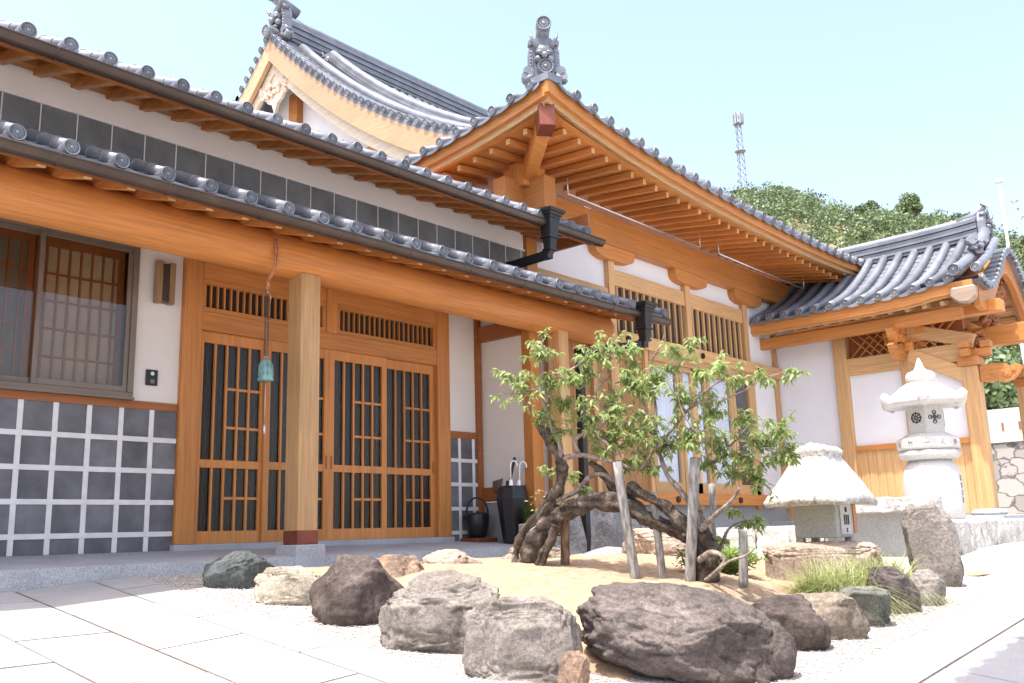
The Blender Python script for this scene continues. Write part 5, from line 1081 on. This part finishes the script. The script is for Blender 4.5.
mb=MB(); mb.box(4.59,4.715,8.975,9.0,1.57,1.73); mb.build('housing',BLACKM,IC,.006)
mb=MB(); mb.tube([(4.652,8.976,1.69),(4.652,8.970,1.69)],.02,12); mb.build('lens',CHROME,IC); mb=MB(); mb.box(4.63,4.675,8.968,8.976,1.59,1.63); mb.build('call_button',ALU,IC)
BL=empty('hanging_bell',(5.205,7.80,1.52),'verdigris bronze bell hung by rope and chain from the porch beam','bell')
mb=MB(); mb.lathe([(.072,0),(.078,.012),(.070,.04),(.066,.13),(.058,.18),(.04,.205),(.012,.212)],(5.205,7.80,1.52),24,True)
for k in range(10):
    a=2*PI*k/10; mb.tube([(5.205+.071*math.cos(a),7.80+.071*math.sin(a),1.57),(5.205+.063*math.cos(a),7.80+.063*math.sin(a),1.69)],.005,5)
mb.build('bell_body',VERD,BL)
mb=MB(); mb.tube([(5.205+.02*math.cos(a),7.80,1.745+.02*math.sin(a)) for a in [2*PI*k/12 for k in range(13)]],.006,6); mb.build('crown_loop',VERD,BL)
mb=MB(); z=1.765; k=0
while z<2.42:
    ax=(k%2)
    for off in (-.016,.016):
        mb.tube([(5.205+off+(.011*math.cos(a) if ax else 0),7.80+(0 if ax else .011*math.cos(a)),z+.018+.019*math.sin(a)) for a in [2*PI*q/8 for q in range(9)]],.0032,5)
    z+=.029; k+=1
mb.build('chain',mat('grey_chain',(.16,.15,.14),.4,.5,.8,4,.1),BL)
mb=MB()
for q in (-.012,.012):
    mb.tube([(5.205+q,7.80,2.40),(5.2052-q,7.80,2.46),(5.195+q,7.79,2.52),(5.215-q,7.76,2.58),(5.225+q,7.70,2.68),(5.23+q,7.69,2.84),(5.23+q,7.72,2.98),(5.23+q,7.92,3.04)],.011,7)
mb.tube([(5.185,7.80,2.50),(5.235,7.78,2.50),(5.18,7.79,2.54),(5.23,7.80,2.46)],.010,6); mb.tube([(5.2052,7.79,2.44),(5.23,7.78,2.36),(5.225,7.78,2.30)],[.009,.008,.004],6)
mb.build('rope',ROPE,BL)
mb=MB(); mb.tube([(5.205,7.80,1.60),(5.205,7.80,1.1)],.003,5); mb.tube([(5.205,7.80,1.1),(5.205,7.80,1.0)],[.012,.014],6); mb.build('clapper_cord',CHROME,BL)
# ------------------------------------------------------------------ background
BW=empty('boundary_wall',(26.5,6,0),'pale boundary wall on a random stone base seen beyond the gate','wall')
mb=MB(); mb.box(26.3,26.6,-14,30,2.0,2.78); mb.box(26.2,26.7,-14,30,1.92,2.02); mb.build('rendered_top',wood('cream_render',(.66,.62,.54),'x',.9,.05),BW)
mb=MB(); mb.box(26.25,26.65,-14,30,-.4,1.93); 
def stonewallmat():
    m=bpy.data.materials.new('random_stone'); m.use_nodes=True; t=m.node_tree; b=t.nodes['Principled BSDF']; b.inputs['Roughness'].default_value=.9
    tc=t.nodes.new('ShaderNodeTexCoord'); mp=t.nodes.new('ShaderNodeMapping'); mp.inputs['Scale'].default_value=(1,1.5,2.2); t.links.new(tc.outputs['Object'],mp.inputs[0])
    v=t.nodes.new('ShaderNodeTexVoronoi'); v.feature='DISTANCE_TO_EDGE'; v.inputs['Scale'].default_value=1.3; v2=t.nodes.new('ShaderNodeTexVoronoi'); v2.inputs['Scale'].default_value=1.3
    n=t.nodes.new('ShaderNodeTexNoise'); n.inputs['Scale'].default_value=2.5; t.links.new(mp.outputs[0],n.inputs[0]); vm=t.nodes.new('ShaderNodeVectorMath'); vm.operation='MULTIPLY_ADD'; vm.inputs[1].default_value=(.45,.45,.45); t.links.new(n.outputs['Color'],vm.inputs[0]); t.links.new(mp.outputs[0],vm.inputs[2]); t.links.new(vm.outputs[0],v.inputs['Vector']); t.links.new(vm.outputs[0],v2.inputs['Vector'])
    sp=t.nodes.new('ShaderNodeSeparateColor'); t.links.new(v2.outputs['Color'],sp.inputs[0]); cr=t.nodes.new('ShaderNodeValToRGB'); cr.color_ramp.elements[0].color=(.27,.255,.235,1); cr.color_ramp.elements[1].color=(.40,.38,.35,1); t.links.new(sp.outputs[0],cr.inputs[0])
    c2=t.nodes.new('ShaderNodeValToRGB'); c2.color_ramp.elements[0].position=.01; c2.color_ramp.elements[1].position=.07; c2.color_ramp.elements[0].color=(.3,.3,.3,1); mx=t.nodes.new('ShaderNodeMix'); mx.data_type='RGBA'; mx.blend_type='MULTIPLY'; mx.inputs[0].default_value=1
    t.links.new(v.outputs['Distance'],c2.inputs[0]); t.links.new(cr.outputs[0],mx.inputs[6]); t.links.new(c2.outputs[0],mx.inputs[7]); t.links.new(mx.outputs[2],b.inputs['Base Color']); return m
mb.build('stone_base',stonewallmat(),BW)
mb=MB(); mb.box(26.28,26.3,6.55,6.60,2.22,2.42); mb.box(26.28,26.3,6.15,6.20,2.22,2.42); mb.build('vent_slot',mat('rusty_slot',(.25,.14,.09),.8,.2,0,4,.1),BW)
# hill terrain with forest
def hillz(x,y):
    th=math.degrees(math.atan2(x,y)); d=math.hypot(x,y)
    prof=[(30,20),(50,36),(56,44),(60,49),(63,51),(65,51.5),(68,48.5),(71,46),(74,44),(78,38.5),(82,30),(90,24),(100,20),(125,10)]
    h=prof[-1][1] if th>prof[-1][0] else prof[0][1]
    for (a,ha),(b,hb_) in zip(prof,prof[1:]):
        if a<=th<=b: h=ha+(hb_-ha)*(th-a)/(b-a)
    t=smooth01((d-45)/(150-45)); t2=smooth01((d-150)/160)
    return (h-2.3)*(t**.85)*(1-.75*t2)-.6+3.0*noise.noise(Vector((x*.02,y*.02,1)))*t
mb=MB(); na,nd=70,34; vs=[]
for j in range(nd+1):
    d=42+290*(j/nd)**1.25
    for i in range(na+1):
        a=R(20+115*i/na); x,y=d*math.sin(a),d*math.cos(a); vs.append((x,y,hillz(x,y)))
mb.add(vs,[(j*(na+1)+i,j*(na+1)+i+1,(j+1)*(na+1)+i+1,(j+1)*(na+1)+i) for j in range(nd) for i in range(na)],True)
struct(mb.build('hill',mat('hill_soil',(.33,.25,.15),.95,.1,0,.15,.2,.3,1,(1,1,1),None,(.10,.13,.05))))
def crown(mb,c,r_,rg,n_,ls):
    # leaf clumps spread over several overlapping lobes
    lobes=[(Vector((rg.uniform(-.45,.45),rg.uniform(-.45,.45),rg.uniform(-.2,.5)))*r_,rg.uniform(.45,.75)*r_) for _ in range(5)]
    for k in range(n_):
        lc,lr=rg.choice(lobes); v=Vector((rg.gauss(0,1),rg.gauss(0,1),rg.gauss(0,1))); v.normalize(); v.z=abs(v.z)*.9-.15 if rg.random()<.8 else v.z
        p=c+lc+v*lr*rg.uniform(.75,1.05); s_=ls*rg.uniform(.6,1.3); a=Vector((rg.uniform(-1,1),rg.uniform(-1,1),rg.uniform(-1,1))); a=(a+v*.2).normalized(); b=a.cross(v+Vector((.01,0,0))).normalized()
        mb.add([p-a*s_*.5-b*s_*.3,p+a*s_*.5-b*s_*.2,p+a*s_*.4+b*s_*.4,p-a*s_*.3+b*s_*.35],[(0,1,2,3)])
rg=random.Random(77); mbA=MB(); mbB=MB()
for k in range(3400):
    a=R(rg.uniform(55,88)); d=rg.uniform(52,172); x,y=d*math.sin(a),d*math.cos(a); z=hillz(x,y)
    th=math.degrees(a)
    if abs(th-69.2)<1.6 and 118<d<136 and rg.random()<.93: continue
    if d>165 and rg.random()<.6: continue
    r_=rg.uniform(.9,2.1)*(1 if d>70 else .8); crown(mbA if rg.random()<.6 else mbB,Vector((x,y,z+r_*.7)),r_,rg,int(85 if d>80 else 170),.30 if d>80 else .2)
o=mbA.build('hillside_forest',FOREST,None,0,False); tag(o,'dense green wood covering the hillside behind the gatehouse','forest',None,'stuff')
o=mbB.build('deep_hillside_forest',FORB,None,0,False); tag(o,'darker crowns mixed through the hillside wood','forest',None,'stuff')
# trees one can tell apart near the wall and on the crest
def bgtree(x,y,z,h,r_,label,m,seed,n_=1500,ls=.3,group=None,name='hill_tree'):
    e=empty(name,(x,y,z),label,'tree',group); rg=random.Random(seed); mb=MB(); mb.tube([(x,y,z-.5),(x+.1,y,z+h*.5),(x,y+.1,z+h*.85)],[r_*.11,r_*.08,r_*.02],8)
    for k in range(6): a=rg.uniform(0,2*PI); mb.tube([(x+.05,y,z+h*rg.uniform(.35,.6)),(x+r_*.6*math.cos(a),y+r_*.6*math.sin(a),z+h*rg.uniform(.65,.9))],[r_*.05,r_*.015],6)
    mb.build('trunk',BRL,e); mb=MB()
    for k in range(5): crown(mb,Vector((x+rg.uniform(-.4,.4)*r_,y+rg.uniform(-.4,.4)*r_,z+h*rg.uniform(.5,.85))),r_*.6,rg,n_//5,ls)
    mb.build('crown',m,e,0,False)
for i,(th,d,h,r_,lab) in enumerate(((63.2,150,8,3.8,'rounded dark tree on the hill crest just right of the telecom tower'),(65.6,150,8,4.2,'broad rounded tree at the highest point of the crest'),(70.5,140,6,3.2,'bushy tree midway down the crest line'),(72.8,135,8,4.2,'large light green tree above the gate roof ridge'),(75.2,140,6,3.2,'tree on the crest just left of the gate ridge ornament'),(78.6,120,7,3.6,'tree on the skyline right of the gate ridge ornament'))):
    a=R(th); x,y=d*math.sin(a),d*math.cos(a); bgtree(x,y,hillz(x,y),h*.6,r_*.68,lab,FOREST if i%2 else FORB,i+5,3600,.3,'trees along the hill crest')
for i,(x,y,h,r_,lab) in enumerate(((33,6.2,5.4,2.2,'dark green tree just beyond the boundary wall, nearest the gate pillar'),(36,9.5,6.4,2.6,'dense tree behind the boundary wall, deeper in the gap'),(34,3.4,5.6,2.3,'tree beyond the boundary wall at the right edge'))):
    bgtree(x,y,-.4,h,r_,lab,FORB if i!=1 else FOREST,i+31,5200,.22,'trees beyond the boundary wall','garden_tree')
# near branch at the right edge
e=empty('cherry_branch_tree',(15.6,2.2,-.3),'reddish leaved tree reaching in at the right edge of the picture','tree'); rg=random.Random(6); mb=MB(); mb.tube([(16.4,1.0,-.4),(16.3,1.3,1.5),(16.0,2.0,3.3),(15.5,2.9,3.9)],[.12,.10,.05,.012],8); mb.tube([(16.05,1.9,3.1),(15.7,2.7,3.3),(15.5,3.05,3.35)],[.03,.02,.008],6); mb.tube([(16.02,1.95,3.2),(15.9,2.6,4.2),(15.6,3.0,4.75)],[.03,.02,.008],6); mb.build('trunk',BRL,e)
lf=MB()
for c,n_ in (((15.5,2.95,3.9),60),((15.5,3.05,3.35),40),((15.6,3.0,4.75),60),((15.9,2.5,4.3),80),((16,2.2,3.6),120)):
    for k in range(n_):
        p=Vector(c)+Vector((rg.gauss(0,.14),rg.gauss(0,.14),rg.gauss(0,.10))); a=rg.uniform(0,2*PI); leaf(lf,p,(math.cos(a),math.sin(a),rg.uniform(-.8,.3)),.09,.035,rg)
lf.build('leaves',REDL,e,0,False)
# telecom tower
tx,ty,tz=139.5,70.0,52.0; e=empty('telecom_tower',(tx,ty,tz),'slim steel lattice telecom tower on the hill crest','tower'); mb=MB(); H=17.5
for k in range(14):
    z0=tz+H*k/14; z1=tz+H*(k+1)/14; w0=.6-.3*k/14; w1=.6-.3*(k+1)/14; cs=((-1,-1),(1,-1),(1,1),(-1,1))
    for q in range(4):
        a=cs[q]; b=cs[(q+1)%4]
        mb.tube([(tx+a[0]*w0,ty+a[1]*w0,z0),(tx+a[0]*w1,ty+a[1]*w1,z1)],.05,4); mb.tube([(tx+a[0]*w0,ty+a[1]*w0,z0),(tx+b[0]*w1,ty+b[1]*w1,z1)],.03,4); mb.tube([(tx+a[0]*w1,ty+a[1]*w1,z1),(tx+b[0]*w1,ty+b[1]*w1,z1)],.05,4)
GST=mat('galvanised_steel',(.34,.36,.38),.5,.5,.4,4,.1); mb.build('lattice_mast',GST,e)
mb=MB(); mb.lathe([(.3,0),(.95,.0),(.95,.15),(.3,.15)],(tx,ty,tz+10.5),12,False); mb.build('platform',GST,e); mb=MB(); mb.lathe([(.2,0),(.8,.0),(.8,.12),(.2,.12)],(tx,ty,tz+15.6),12,False); mb.build('upper_platform',GST,e)
for k in range(6): a=PI*k/3; mb=MB(); mb.box(tx+.8*math.cos(a)-.15,tx+.8*math.cos(a)+.15,ty+.8*math.sin(a)-.15,ty+.8*math.sin(a)+.15,tz+15.4,tz+17.4); mb.build('panel_antenna',GST,e)
# white lamp pole
e=empty('light_pole',(43.0,9.6,0),'tall thin white light pole rising behind the gate roof','lamp post'); mb=MB(); mb.tube([(43.0,9.6,-.5),(42.7,9.55,8),(42.25,9.45,14.0)],[.08,.07,.05],10); mb.build('pole',WHITEP,e); mb=MB(); mb.lathe([(.05,0),(.17,.02),(.18,.1),(.1,.15),(.03,.17)],(42.25,9.45,14.0),14,True); mb.build('lamp_head',WHITEP,e)

# ------------------------------------------------------------------ the eave of the hall beside the photographer (its tile ends shade the path)
NH=empty('neighbouring_hall',(2.8,-1.5,0),'hall standing beside the viewpoint whose tiled eave shades the corner of the path','building')
ne=sidefn((3.6,1.84,4.62),(1,0,0),(0,-1,0),lambda v:.45*v,lambda u:0)
mb=MB(); roof_side(mb,ne,0,2.75,.29,lambda u:3.2,r=.062,nv=4,caps=NH,rotz=PI,u_first=.15,tails=False); mb.build('roof_tiles',TILE,NH)
mb=MB(); sheet(mb,ne,0,2.75,4,.1,3.2,4,-.10,.05); mb.build('soffit_board',WX,NH)
mb=MB(); mb.box(3.6,6.3,-.2,.0,-1.6,4.9); mb.build('side_wall',PLAS,NH)
